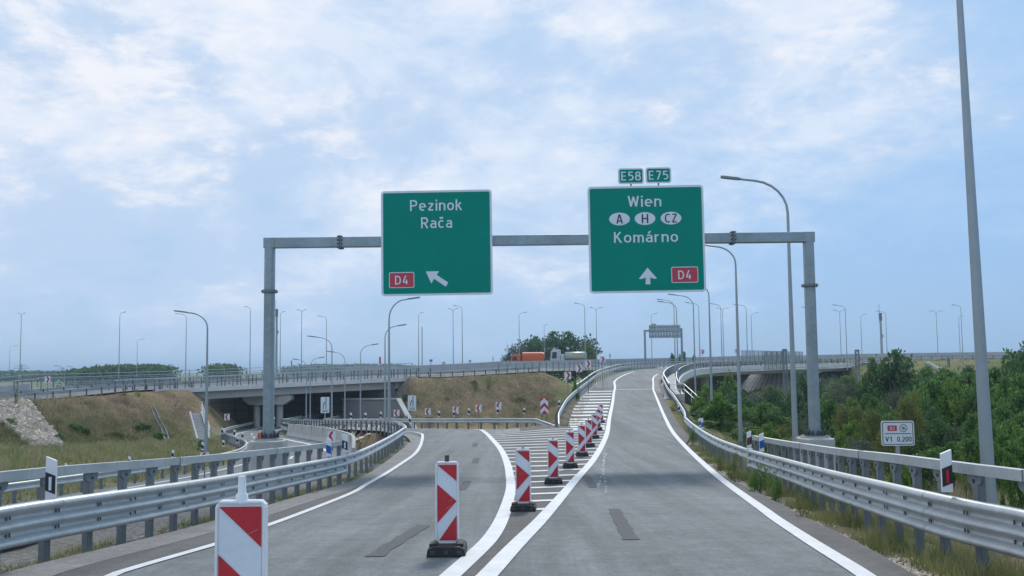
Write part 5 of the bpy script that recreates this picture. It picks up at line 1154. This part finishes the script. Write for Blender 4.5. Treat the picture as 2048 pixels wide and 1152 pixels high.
# ------------------------------------------------------------------ lorries
def wheel(root, x, y, r=.5, w=.32):
    mb = MB(); mb.tube([(x, y-w/2, r), (x, y+w/2, r)], r, 20); t = mb.build('wheel', M['rubber'], root); mb = MB(); mb.tube([(x, y-w/2-.02, r), (x, y-w/2+.02, r)], r*.55, 14); mb.build('rim', M['sign_back'], t)
def lorry(px, ytop, Y, kind, label):
    """faces left (-X); local x forward = negative"""
    p = at(px, ytop, Y); H_ = 3.2 if kind == 'orange' else 3.55; root = empty('lorry', (p.x, Y, p.z-H_), math.radians(-7), label, 'lorry'); body = M['orange'] if kind == 'orange' else M['truckwhite']
    mb = MB(); mb.box((3.6, 0, .78), (7.8, .9, .28)); mb.build('chassis', M['dark'], root)
    # cab
    h = 2.75 if kind == 'orange' else 3.3; c = [(-.02, .55), (2.0, .55), (2.0, h), (.55, h), (.2, h-.25), (-.02, 1.55)]
    mb = MB(); mb.prism(c, 2.4); mb.v = [(a, b-1.2, z) for a, b, z in mb.v]; cab = mb.build('cab', body, root, bevel=.06)
    mb = MB(); mb.add([(-.035, -1.08, 1.6), (-.035, 1.08, 1.6), (.17, 1.02, h-.32), (.17, -1.02, h-.32)], [(0, 1, 2, 3)]); mb.build('windscreen', M['glass'], cab)
    mb = MB(); mb.add([(.35, -1.215, 1.55), (1.35, -1.215, 1.55), (1.35, -1.215, h-.45), (.5, -1.215, h-.45)], [(0, 1, 2, 3)]); mb.build('side_window', M['glass'], cab)
    mb = MB(); mb.box((-.06, 0, .62), (.12, 2.42, .35)); mb.build('bumper', M['dark'], cab)
    for dy in (-.85, .85): m2 = MB(); m2.box((-.13, dy, .66), (.04, .35, .18)); m2.build('headlight', M['sign_white'], cab)
    mb = MB(); mb.box((-.12, -1.38, 2.0), (.12, .2, .55)); mb.bar((.1, -1.2, 2.2), (-.1, -1.38, 2.2), .05, .05); mb.build('mirror', M['dark'], cab)
    if kind == 'orange':
        pr = []; n = 22
        for i in range(n): a = 2*math.pi*i/n; ca, sa = math.cos(a), math.sin(a); pr.append((1.2*math.copysign(abs(ca)**.55, ca), 1.9+1.25*math.copysign(abs(sa)**.6, sa)))
        mb = MB(); V = [(x, y, z) for x in (2.35, 6.0, 6.6) for y, z in [(q[0]*(1 if x < 6.5 else .9), 1.9+(q[1]-1.9)*(1 if x < 6.5 else .88)) for q in pr]]
        mb.add(V, [(k*n+i, (k+1)*n+i, (k+1)*n+(i+1) % n, k*n+(i+1) % n) for k in range(2) for i in range(n)]+[tuple(range(n)), tuple(range(3*n-1, 2*n-1, -1))], 0, False); mb.build('collection_body', M['orange'], root)
        mb = MB(); mb.box((2.2, 0, 1.9), (.2, 2.3, 2.2)); mb.build('front_frame', M['dark'], root); mb = MB(); mb.box((6.8, 0, 1.3), (.5, 2.1, 1.3)); mb.build('rear_loader', M['dark'], root)
    else:
        mb = MB(); mb.box((2.45, 0, 1.55), (.7, 2.2, 1.7)); mb.build('equipment_box', M['truckwhite'], root, bevel=.04)
        mb = MB(); mb.tube([(2.95, 0, 1.85), (3.1, 0, 1.85), (7.2, 0, 1.85), (7.35, 0, 1.85)], [.85, 1.0, 1.0, .85], 22); mb.build('tank', M['tank'], root)
        mb = MB(); mb.box((5.2, -1.02, 1.75), (4.2, .03, .22)); mb.build('tank_stripe', M['yellow'], root); mb = MB(); mb.box((.9, 0, h+.1), (.5, 1.2, .18)); mb.build('beacon_bar', M['orange'], root)
    for x in (1.2, 5.0, 6.3): wheel(root, x, -1.0)
    for x in (1.2, 5.0, 6.3): wheel(root, x, 1.0)
lorry(1022, 704.5, 197, 'orange', 'orange refuse lorry driving left on the motorway')
lorry(1101, 697.5, 205, 'white', 'white-cabbed tanker lorry driving left on the motorway')
# ------------------------------------------------------------------ stairs, channels, riprap
def stairs(p0, p1, w, n, label, rail_side=1):
    root = empty('stairs', p0, 0, label, 'stairs'); d = p1-p0; hd = Vector((d.x, d.y, 0)).normalized(); rz = math.atan2(hd.y, hd.x); mb = MB()
    for i in range(n):
        q = d*((i+.5)/n); mb.box((q.x, q.y, q.z-.1), (d.xy.length/n, w, .3), rz)
    mb.build('steps', M['soffit'], root); nn = Vector((-hd.y, hd.x, 0))
    mb = MB()
    for s in (-1, 1): mb.bar(nn*s*(w/2+.12), d+nn*s*(w/2+.12), .14, .4)
    mb.build('kerb', M['soffit'], root); mb = MB(); o = nn*rail_side*(w/2+.15)
    for z in (.5, .8, 1.1): mb.tube([o-hd*1.6+Vector((0, 0, z)), o+Vector((0, 0, z)), o+d+Vector((0, 0, z))], .03, 6)
    for t in (-.15, 0, .25, .5, .75, 1):
        q = o+(d*t if t >= 0 else -hd*1.6); mb.tube([q, q+Vector((0, 0, 1.1))], .03, 6)
    mb.build('handrail', M['steel'], root)
a = hit(398, 822); b = hit(413, 872)
a = at(391, 826, 103); b = at(407, 880, 95); stairs(a, b, .85, 18, 'concrete service stairs with a steel handrail beside the left end of the overpass', 1)
a = at(1432, 832, 88); b = at(1466, 862, 84); root = empty('handrail', a, 0, 'thin steel handrail descending the green slope right of the ramp', 'handrail'); mb = MB()
for z in (0, -.5): mb.tube([Vector((0, 0, z)), b-a+Vector((0, 0, z))], .035, 6)
for t in (0, .33, .66, 1): q = (b-a)*t; mb.tube([q, q-Vector((0, 0, 1.2))], .035, 6)
mb.build('tube_rails', M['steel_bright'], root)
a = at(1368, 768, 95); b = at(1398, 795, 92); root = empty('handrail', a, 0, 'thin steel handrail below the start of the ramp bridge walkway', 'handrail'); mb = MB()
for z in (0, -.5): mb.tube([Vector((-1.2, 0, z)), Vector((0, 0, z)), b-a+Vector((0, 0, z))], .035, 6)
for t in (0, .5, 1): q = (b-a)*t; mb.tube([q, q-Vector((0, 0, 1.2))], .035, 6)
mb.build('tube_rails', M['steel_bright'], root)
def channel(pts, w, name, label, m='concrete', cat='drainage channel'):
    P = [hit(*q) for q in pts]; P = crom([tuple(p+Vector((0, 0, .12))) for p in P], 1.0); mb = MB(); mb.sweep(P, [(-w/2, .12), (-w/2+.1, .12), (-w*.25, -.04), (w*.25, -.04), (w/2-.1, .12), (w/2, .12), (w/2, -.4), (-w/2, -.4)], closed=True)
    for q in resample(P, .6): mb.box((q[0], q[1], q[2]+.02), (w*.55, .06, .05))
    tag(mb.build(name, M[m]), label, cat)
channel([(306, 822), (316, 845), (327, 868), (334, 884)], .5, 'drainage_channel', 'stepped concrete drainage channel down the brown bank left of the stairs', 'concrete_dark')
channel([(1852, 727), (1868, 736), (1884, 744)], 1.4, 'drainage_channel', 'pale concrete channel down the grass embankment at far right')
def riprap():
    mb = MB(); rnd = random.Random(3)
    Q = []
    for i in range(1700):
        t = rnd.random()**.9; xl = -60+t*128; xr = 55+t*68; px = xl+(xr-xl)*rnd.random()
        if px >= -40: Q.append((px, 805+t*88))
    for p in hits([q[0] for q in Q], [q[1] for q in Q], 60, 175):
        p = Vector(p); s = rnd.uniform(.14, .36); R = Matrix.Rotation(rnd.uniform(0, 6.28), 3, Vector((rnd.gauss(0, 1), rnd.gauss(0, 1), rnd.gauss(0, 1))).normalized())
        V = []
        for a in (-1, 1):
            for b in (-1, 1):
                for c in (-1, 1): V.append(p+Vector((0, 0, .08))+R@Vector((a*s*rnd.uniform(.55, 1.2), b*s*rnd.uniform(.5, 1), c*s*rnd.uniform(.35, .7))))
        mb.add(V, [(0, 1, 3, 2), (4, 6, 7, 5), (0, 4, 5, 1), (2, 3, 7, 6), (0, 2, 6, 4), (1, 5, 7, 3)])
    tag(mb.build('riprap', M['stone']), 'pale broken stones covering a band of the left embankment', 'stones', kind='stuff')
riprap()
# streaked bank between the exit and the lower road: weathered paving strips
def bank():
    mb = MB(); rnd = random.Random(5)
    for i in range(46):
        t = i/45; a = hit(702+t*100, 856+2*math.sin(i)); b = hit(672+t*62+rnd.uniform(-3, 3), 893-t*4+rnd.uniform(-2, 2)); n = 5
        for k in range(n):
            u0, u1 = k/n, (k+.93)/n; p, q = a.lerp(b, u0), a.lerp(b, u1); p.z = tz(p.x, p.y)+.07; q.z = tz(q.x, q.y)+.07; mb.bar(p, q, rnd.uniform(.07, .18), .07)
    tag(mb.build('slope_paving', M['stone']), 'streaked stony strips washed down the bank between exit and lower road', 'slope paving', kind='stuff')
bank()
# ------------------------------------------------------------------ vegetation
def leaves(centers, size, rng, stretch=1.0):
    n = len(centers); a = rng.normal(size=(n, 3)); a /= np.linalg.norm(a, axis=1)[:, None]; b = rng.normal(size=(n, 3)); b -= (a*b).sum(1)[:, None]*a; b /= np.linalg.norm(b, axis=1)[:, None]
    s = size*rng.uniform(.6, 1.25, (n, 1)); a = a*s*stretch; b = b*s*.55
    V = np.stack([centers-a, centers+b*.9-a*.1, centers+a, centers-b*.9-a*.1], 1).reshape(-1, 3)
    return V, np.arange(4*n).reshape(n, 4)
def tree_proto(seed, w, h, n_leaf, size, mat_, trunk_h=.15, clumps=26, shape='bush', loose=.22):
    rng = np.random.default_rng(seed); c = []; k = 0
    while len(c) < clumps:
        p = rng.uniform(-1, 1, 3)
        if np.linalg.norm(p) > 1: continue
        if np.linalg.norm(p) < .35: continue
        z = trunk_h+(1-trunk_h)*(p[2]*.5+.5); f = 1.0
        if shape == 'tall': f = .55+.45*math.sin(math.pi*min(1, z*.9+.15))
        if shape == 'bush': f = 1-.25*z*z
        c.append((p[0]*w/2*f*.85, p[1]*w/2*f*.85, z*h*.92))
    c = np.array(c); rad = rng.uniform(.6, 1.25, len(c))*loose*w*.5+.15
    which = rng.integers(0, len(c), n_leaf); P = rng.normal(size=(n_leaf, 3)); P /= np.linalg.norm(P, axis=1)[:, None]+1e-6; P *= (rng.uniform(0, 1, (n_leaf, 1))**.45)
    P = c[which]+P*rad[which][:, None]*np.array([1, 1, .8])
    stray = rng.random(n_leaf) < .07; P[stray] += rng.normal(size=(stray.sum(), 3))*rad[which][stray][:, None]*.5
    P = P[P[:, 2] > .02*h]; V, Fc = leaves(P, size, rng)
    root = bpy.data.objects.new('tree', None); C.objects.link(root)
    np_mesh('crown', V, Fc, mat_, root)
    mb = MB(); mb.tube([(0, 0, -.3), (.03*w, 0, h*.3), (0, .02*w, h*.7)], [.035*h*.5+.03, .02*h*.5+.02, .015], 7)
    for q in c[::2]: s = Vector((0, 0, max(.08, q[2]/h*.55)*h)); mb.tube([s, (s+Vector(q))/2+Vector((0, 0, .04*h)), Vector(q)], [.012*h, .008*h, .004*h], 5, caps=False)
    mb.build('trunk', M['bark'], root); return root
PR = {}
def plant(proto, px, ytop, Y, wpx, name, label, cat, group=None, zb=None, rz=None, sink=.3):
    """crown top at (px, ytop), width in px, standing on the ground"""
    if proto not in PR:
        kw = dict(dark=dict(seed=1, w=6, h=6, n_leaf=5200, size=.17, mat_=M['leaf_dark'], clumps=40, shape='tall'),
                  mid=dict(seed=2, w=6, h=6, n_leaf=5200, size=.17, mat_=M['leaf_mid'], clumps=34),
                  mid2=dict(seed=12, w=6, h=6, n_leaf=4600, size=.17, mat_=M['leaf_mid'], clumps=26, shape='tall', loose=.26),
                  bright=dict(seed=3, w=6, h=6, n_leaf=4200, size=.16, mat_=M['leaf_bright'], clumps=26, shape='tall', loose=.2),
                  olive=dict(seed=4, w=6, h=6, n_leaf=5200, size=.11, mat_=M['leaf_olive'], clumps=34),
                  grey=dict(seed=5, w=6, h=6, n_leaf=3200, size=.12, mat_=M['leaf_grey'], clumps=24, loose=.3),
                  weed=dict(seed=6, w=1.6, h=1.4, n_leaf=1100, size=.05, mat_=M['leaf_mid'], clumps=16),
                  weedy=dict(seed=8, w=1.6, h=1.4, n_leaf=800, size=.05, mat_=M['leaf_olive'], clumps=12, loose=.3))[proto]
        PR[proto] = (tree_proto(**kw), kw['w'], kw['h']); first = True
    else: first = False
    src, w, h = PR[proto]; p = at(px, ytop, Y); z0 = (tz(p.x, p.y) if zb is None else zb)-sink; k = Y/2000
    o = src if first else copy_tree(src); o.name = name; o.location = (p.x, p.y, z0)
    if not first: pass
    H_ = max(.4, p.z-z0); W_ = wpx*k
    o.scale = (W_/w, W_/w, H_/h); o.rotation_euler.z = random.uniform(0, 6.28) if rz is None else rz
    for kk in ('label', 'category', 'group'):
        if kk in o: del o[kk]
    tag(o, label, cat, group); return o
TR = [('dark', 2046, 672, 84, 150, 'tree', 'tallest dark tree at the very right edge of the view'), ('dark', 1935, 722, 98, 120, 'tree', 'dark tree standing against the grass bank left of the tall right pole'), ('mid', 1900, 728, 90, 120, 'tree', 'mid-green tree just below the far right concrete barrier'), ('dark', 2030, 712, 88, 110, 'tree', 'tall dark tree second from the right edge'), ('mid2', 1985, 726, 84, 110, 'tree', 'mid-green tree right behind the tall right pole, reaching the bank'), ('mid', 1868, 738, 88, 130, 'tree', 'leafy tree under the grass bank, just right of the big dark one'), ('mid2', 1965, 738, 78, 120, 'tree', 'leafy tree directly behind the tall right pole'), ('dark', 2000, 728, 92, 90, 'tree', 'dark tree top touching the grass bank near the right edge'), ('mid', 2040, 735, 74, 130, 'tree', 'leafy tree at the right edge below the dark one'), ('bright', 1905, 752, 74, 90, 'tree', 'brighter green tree between the big dark tree and the tall right pole'), ('dark', 1786, 688, 98, 150, 'tree', 'big dark green tree rising above the bridge level at right'), ('dark', 1752, 706, 100, 95, 'tree', 'dark tree just left of the big one, before the bridge fascia'), ('dark', 2040, 690, 80, 95, 'tree', 'dark tree cut by the right edge of the view'),
      ('mid', 1925, 737, 84, 150, 'tree', 'broad mid-green tree under the grass embankment left of the tall pole'), ('mid', 1870, 748, 76, 120, 'tree', 'mid-green rounded tree right of the big dark tree'), ('mid2', 2010, 742, 72, 110, 'tree', 'mid-green tree behind the big right pole'),
      ('olive', 1815, 783, 56, 100, 'shrub', 'yellow-tinged feathery shrub behind the kilometre sign'), ('olive', 1745, 812, 58, 80, 'shrub', 'smaller olive shrub left of the kilometre sign'), ('grey', 1690, 745, 100, 95, 'tree', 'grey-green willow-like tree left of the big dark tree'),
      ('dark', 1610, 738, 118, 95, 'tree', 'dark tree filling the gap behind the gantry post'), ('mid', 1655, 790, 78, 85, 'shrub', 'green shrub at the right foot of the gantry'), ('bright', 1700, 838, 58, 90, 'shrub', 'bright green shrub right of the gantry footing'),
      ('mid2', 1458, 742, 118, 80, 'tree', 'loose green tree under the curve of the ramp bridge'), ('bright', 1412, 768, 90, 58, 'shrub', 'bright young poplar-like shrub near the walkway end'), ('bright', 1396, 790, 74, 44, 'shrub', 'small bright sapling close to the ramp guardrail'), ('bright', 1438, 782, 72, 60, 'shrub', 'bright sapling between two lamp posts beside the ramp'),
      ('dark', 1545, 765, 110, 70, 'tree', 'dark tree in front of the paved abutment slope'), ('mid', 1530, 800, 82, 95, 'shrub', 'round green shrub left of the lamp post base'), ('mid', 1478, 805, 80, 70, 'shrub', 'green shrub beyond the slope handrail'), ('bright', 1535, 842, 60, 72, 'shrub', 'bright ferny shrub above the right top rail'),
      ('grey', 1605, 815, 66, 70, 'shrub', 'pale brittle shrub left of the gantry footing'), ('mid', 1960, 820, 50, 110, 'shrub', 'dark green shrub left behind the big right pole'), ('mid', 2035, 815, 46, 100, 'shrub', 'shrub at the right edge above the top rail'), ('dark', 1880, 830, 54, 105, 'shrub', 'dark shrub right of the kilometre sign'),
      ('bright', 1795, 900, 34, 50, 'shrub', 'low bright shrub at the foot of the kilometre sign'), ('mid', 2020, 895, 26, 60, 'shrub', 'small shrub right of the big pole above the guardrail'), ('weedy', 1930, 905, 24, 45, 'weed', 'low olive weed left of the big right pole')]
for pr, px, yt, Y, wp, nm, lab in TR: plant(pr, px, yt, Y, wp, nm, lab, 'tree' if nm == 'tree' else nm)
rt = random.Random(11)
FILL = [(px, yt, Y) for px, yt, Y in [(1500, 770, 130), (1560, 790, 120), (1590, 775, 128), (1640, 752, 125), (1670, 770, 112), (1720, 770, 100), (1760, 790, 88), (1800, 760, 92), (1840, 770, 86), (1900, 780, 78), (1950, 775, 74), (1990, 790, 66), (2030, 770, 66), (2080, 760, 66), (1620, 830, 72), (1560, 850, 66), (1590, 870, 58), (1660, 850, 60), (1730, 860, 50), (1770, 850, 46), (1840, 860, 46), (1900, 870, 42), (1860, 890, 38), (1950, 870, 40), (2000, 860, 40), (2060, 860, 40), (1500, 850, 68), (1470, 840, 76), (1440, 825, 82), (1700, 800, 74), (1810, 740, 110), (1850, 725, 120), (1990, 730, 105), (2070, 725, 100), (1520, 790, 100), (1390, 815, 78), (1410, 840, 68), (1445, 800, 72), (1480, 780, 95), (1575, 830, 82), (1625, 795, 95), (1700, 785, 92), (1750, 765, 98), (1785, 815, 66), (1855, 800, 66), (1905, 830, 54), (1935, 755, 95), (1975, 840, 46), (2010, 800, 56), (2045, 845, 42), (1680, 880, 46), (1600, 900, 44), (1560, 885, 50), (1500, 880, 56), (1540, 765, 140), (1660, 740, 140), (1700, 745, 135)]]
for i, (px, yt, Y) in enumerate(FILL):
    pr = rt.choice(['mid', 'mid', 'dark', 'olive', 'mid2', 'bright', 'dark', 'grey', 'mid2']); plant(pr, px+rt.uniform(-8, 8), yt+rt.uniform(-4, 6), Y, rt.uniform(75, 120), 'shrub', 'green shrub merging into the dense thicket in the valley right of the road', 'shrub', 'shrubs of the thicket in the valley')
# clump behind the lorries and scattered greenery
for pr, px, yt, wp, Y, lab in (('dark', 1095, 657, 125, 300, 'large dark tree behind the gap between the two lorries'), ('dark', 1147, 657, 125, 305, 'large dark tree behind the white tanker lorry'), ('dark', 1062, 668, 90, 302, 'dark tree above the orange lorry'), ('grey', 1034, 678, 60, 290, 'sparse grey bush above the front of the orange lorry'), ('dark', 1014, 702, 36, 290, 'small dark bush left of the orange lorry'), ('mid', 1174, 686, 50, 288, 'brighter green bush right of the white tanker lorry')):
    plant(pr, px, yt, Y, wp, 'tree', lab, 'tree', zb=-3)
for px, yt, wp, Y, lab in ((1345, 704, 14, 215, 'small bush peeping over the ramp crest, left'), (1366, 701, 22, 214, 'small bush peeping over the ramp crest beside the far gantry post'), (1388, 705, 10, 216, 'small bush peeping over the ramp crest, right')): plant('mid', px, yt, Y, wp, 'bush', lab, 'bush', zb=1.2)
for px, yt, wp, Y, pr, lab in ((34, 762, 9, 96, 'weedy', 'tall weed growing through the far left railings'), (1150, 756, 20, 100, 'bright', 'bright bush at the small bridge beside the ramp rail'), 
                           (950, 752, 12, 138, 'weedy', 'dry tuft at the top of the brown embankment'), (978, 750, 14, 140, 'weedy', 'larger tuft at the top of the brown embankment'), (248, 780, 14, 108, 'weedy', 'tuft at the left guardrail top'), (275, 778, 14, 110, 'weedy', 'tuft near the start of the overpass'), (405, 878, 26, 78, 'mid', 'low green growth at the foot of the stairs')):
    plant(pr, px, yt, Y, wp, 'bush', lab, 'bush')
for px, yt, wp, Y, pr, lab in ((1520, 925, 62, 24.5, 'weed', 'dark weed bush climbing over the right guardrail joint'), (1468, 905, 34, 29, 'weedy', 'flowering weed left of the right guardrail joint'), (1548, 940, 40, 22, 'weed', 'weed tuft under the right guardrail'), (1440, 895, 24, 33, 'weedy', 'weed tuft at the right guardrail, farther up'), (1600, 985, 40, 18, 'weedy', 'grassy weed between right guardrail posts'), (1385, 852, 20, 46, 'weed', 'weed tuft at the foot of the ramp guardrail'), (1350, 800, 22, 80, 'weedy', 'dry bush beside the end of the walkway'), (720, 880, 18, 54, 'weedy', 'weed tuft at the top of the streaked bank')):
    plant(pr, px, yt, Y, wp, 'weed', lab, 'weed')
def plant_on(pr, px, pyb, hpx, wpx, label):
    p = hit(px, pyb, 60, 175); plant(pr, px, pyb-hpx, p.y, wpx, 'bush', label, 'bush', zb=p.z)
for a in (('mid', 150, 862, 16, 36, 'green bush on the left embankment just right of the rubble'), ('dark', 172, 868, 14, 26, 'dark green bush beside the brighter one on the left embankment'), ('mid', 118, 884, 18, 24, 'leafy weed at the foot of the rubble slope'), ('mid', 285, 858, 14, 44, 'low green bush on the left embankment before the channel'), ('bright', 320, 876, 12, 40, 'low yellow-green bush beside the channel foot'), ('olive', 230, 872, 10, 50, 'low olive scrub in the middle of the left embankment'), ('bright', 20, 850, 14, 44, 'bright green scrub left of the rubble'),
          ('olive', 60, 806, 7, 26, 'scrub at the top of the rubble'), ('mid', 812, 800, 12, 20, 'small green bush at the left end of the brown embankment'), ('weedy', 895, 800, 9, 26, 'dry scrub in the middle of the brown embankment'), ('olive', 948, 770, 10, 18, 'small bush high on the brown embankment'), ('weedy', 1040, 800, 9, 30, 'dry scrub near the fork marker'), ('olive', 860, 842, 9, 34, 'scrub along the foot of the brown embankment'), ('mid', 985, 842, 8, 34, 'greener scrub at the foot of the brown embankment near the fork')): plant_on(*a)
# far-off woods
def far_wood(px0, px1, ytops, Y, n, label, size, m):
    rng = np.random.default_rng(int(abs(px0))); t = rng.random(n); px = px0+(px1-px0)*t; top = np.interp(t, np.linspace(0, 1, len(ytops)), ytops)+np.sin(px*.35)*1.2+np.sin(px*.9)*.8; k = Y/2000; P = np.zeros((n, 3)); hor = 736-.011*(px-1024)
    P[:, 0] = (px-1024)*k; P[:, 1] = Y+rng.normal(size=n)*Y*.02; zt = H+(hor-top)*k; P[:, 2] = -5+(zt+5)*(rng.random(n)**.5); V, Fc = leaves(P, size, rng)
    tag(np_mesh('distant_woodland', V, Fc, m), label, 'woodland', kind='stuff')
far_wood(150, 335, [742, 738, 735, 731, 733, 730, 736], 420, 9000, 'distant dark woodland over the left railings', 1.0, M['leaf_dark'])
far_wood(-40, 120, [746, 745, 744, 745, 746], 900, 3000, 'faint distant treeline at far left', 2.5, M['leaf_dark'])
far_wood(425, 465, [734, 729, 730, 736], 420, 2500, 'distant round wood beyond the overpass railing', .9, M['leaf_dark'])
far_wood(580, 830, [737, 732, 731, 733, 731, 733, 732, 735], 1400, 9000, 'far bluish woodland line beyond the overpass', 3.5, M['leaf_dark'])
far_wood(1220, 1300, [733, 732, 733], 1400, 1200, 'far woodland line behind the ramp crest', 3.0, M['leaf_dark'])
# grass
def blades(name, X, Y, hgt, wid, m, label, lean=.35, z=None):
    rng = np.random.default_rng(len(X)); n = len(X); Z = terrain(X, Y)-.04 if z is None else z; a = rng.uniform(0, 6.283, n); h = hgt*rng.uniform(.5, 1.3, n); w = wid*rng.uniform(.7, 1.3, n)
    dx, dy = np.cos(a)*w/2, np.sin(a)*w/2; l = rng.normal(size=(n, 2))*lean*h[:, None]
    V = np.stack([np.stack([X-dx, Y-dy, Z], 1), np.stack([X+dx, Y+dy, Z], 1), np.stack([X+l[:, 0], Y+l[:, 1], Z+h], 1)], 1).reshape(-1, 3)
    return tag(np_mesh(name, V, np.arange(3*n).reshape(n, 3), m), label, 'grass', kind='stuff')
def clumpy(rng, n, xf, ya, yb, thresh, pw=1.0):
    Y = ya+(yb-ya)*rng.random(n*3)**pw; X = xf(Y, rng.random(n*3)); v = np.sin(X*1.7+Y*.9)+np.sin(X*3.1-Y*2.3+1)+np.sin(X*.6+Y*1.9+2)+rng.normal(size=n*3)*.5
    k = v > thresh; return X[k][:n], Y[k][:n]
g = np.random.default_rng(21)
vr = lambda lo, hi: (lambda Y, u: rl_r(Y)+lo+(hi-lo)*u)
X, Y = clumpy(g, 30000, vr(-.5, 1.6), 7, 45, -.2, 1.5); blades('verge_grass', X, Y, .21, .014, M['grass_green'], 'green and yellow verge grass around the right guardrail posts')
X, Y = clumpy(g, 5000, vr(-.3, 3.2), 7, 60, .7, 1.4); blades('verge_grass', X, Y, .36, .012, M['grass_dry'], 'dry tall grass stalks behind the right guardrail')
X, Y = clumpy(g, 14000, vr(2.5, 12), 14, 75, .0, 1.2); blades('verge_grass', X, Y, .40, .03, M['grass_green'], 'rough grass on the slope right of the road')
X, Y = clumpy(g, 9000, vr(2.5, 10), 14, 40, .7, 1.2); blades('verge_grass', X, Y, .7, .02, M['grass_dry'], 'straw-coloured grass around the kilometre sign')
vl = lambda lo, hi: (lambda Y, u: rl_l(Y)-hi+(hi-lo)*u)
X, Y = clumpy(g, 11000, vl(-.35, .9), 8, 58, .5, 1.3); blades('verge_grass', X, Y, .13, .012, M['grass_green'], 'low grass and weeds at the foot of the left guardrail posts')
X, Y = clumpy(g, 4000, vl(.6, 3.5), 9, 50, .8, 1.3); blades('verge_grass', X, Y, .22, .014, M['grass_dry'], 'dry tufts on the gravel left of the road')
cl = lambda lo, hi: (lambda Y, u: c_l(Y)-lo-(hi-lo)*u)
X, Y = clumpy(g, 42000, cl(1.0, 34), 30, 100, -1.0, .8); blades('meadow_grass', X, Y, .42, .06, M['grass_green'], 'meadow grass between the lower road and the left embankment')
X, Y = clumpy(g, 18000, cl(.6, 34), 30, 104, .3, .8); blades('meadow_grass', X, Y, .5, .05, M['grass_dry'], 'dry stalks in the meadow at left')
# embankments
def emb(n, px0, px1, py0, py1, name, m, h, w, label, seed):
    r_ = random.Random(seed); P = hits([r_.uniform(px0, px1) for _ in range(n)], [r_.uniform(py0, py1) for _ in range(n)], 60, 175)
    X = np.repeat(P[:, 0], 14); Y = np.repeat(P[:, 1], 14); q = np.random.default_rng(seed); X = X+q.normal(size=len(X))*.55; Y = Y+q.normal(size=len(Y))*.9
    blades(name, X, Y, h, w, m, label)
emb(900, -40, 380, 800, 872, 'embankment_grass', M['grass_dry'], .45, .05, 'dry grass on the left embankment', 31)
emb(500, -40, 360, 838, 885, 'embankment_grass', M['grass_green'], .45, .05, 'greener grass low on the left embankment', 32)
emb(900, 800, 1110, 752, 832, 'embankment_grass', M['grass_dry'], .42, .05, 'dry grass on the brown embankment behind the fork', 33)
emb(220, 1010, 1110, 785, 850, 'embankment_grass', M['grass_green'], .3, .05, 'yellow-green grass on the ramp slope left of the fork', 34)
X, Y = clumpy(g, 5000, lambda Y, u: rr_l(Y)-1.5+3*u, 62, 100, .6, 1); blades('verge_grass', X, Y, .3, .03, M['grass_dry'], 'dry grass under the rail rising from the fork')
# gravel stones along the asphalt edges
def stones(n, xf, ya, yb, s0, label, seed):
    q = np.random.default_rng(seed); Y = ya+(yb-ya)*q.random(n)**1.6; X = xf(Y, q.random(n)); Z = terrain(X, Y)-.02; P = np.stack([X, Y, Z], 1); s = s0*q.uniform(.4, 1.5, (n, 1))
    o = np.array([(1, 0, 0), (-1, 0, 0), (0, 1, 0), (0, -1, 0), (0, 0, .8), (0, 0, -.8)]); V = (P[:, None, :]+o[None]*s[:, None, :]*q.uniform(.6, 1.3, (n, 6, 1))).reshape(-1, 3)
    f = np.array([(0, 2, 4), (2, 1, 4), (1, 3, 4), (3, 0, 4), (2, 0, 5), (1, 2, 5), (3, 1, 5), (0, 3, 5)]); Fc = (np.arange(n)[:, None, None]*6+f[None]).reshape(-1, 3)
    tag(np_mesh('gravel', V, Fc, M['stone']), label, 'gravel', kind='stuff')
stones(17000, lambda Y, u: asr(Y)-.04+.55*u**1.3, 8, 50, .02, 'loose gravel along the right asphalt edge', 41)
stones(9000, lambda Y, u: gl(Y)-.05-2.8*u, 8, 50, .018, 'loose gravel under and behind the left guardrail', 42)
stones(4000, vr(2, 11), 12, 45, .03, 'pale gravel patches right of the road', 43)
# ------------------------------------------------------------------ air
def haze():
    mb = MB(); x0, x1, y0, y1, z0, z1 = -9500, 9500, -60, 17000, -8, 60
    mb.box(((x0+x1)/2, (y0+y1)/2, (z0+z1)/2), (x1-x0, y1-y0, z1-z0))
    m = bpy.data.materials.new('haze_air'); m.use_nodes = True; N = m.node_tree.nodes; L = m.node_tree.links; N.clear()
    o = N.new('ShaderNodeOutputMaterial'); v = N.new('ShaderNodeVolumePrincipled'); v.inputs['Color'].default_value = (.58, .78, 1, 1); v.inputs['Density'].default_value = .00024; v.inputs['Anisotropy'].default_value = .3
    L.new(v.outputs[0], o.inputs['Volume']); tag(mb.build('haze', m), 'thin pale summer haze over the interchange', kind='stuff')
haze()
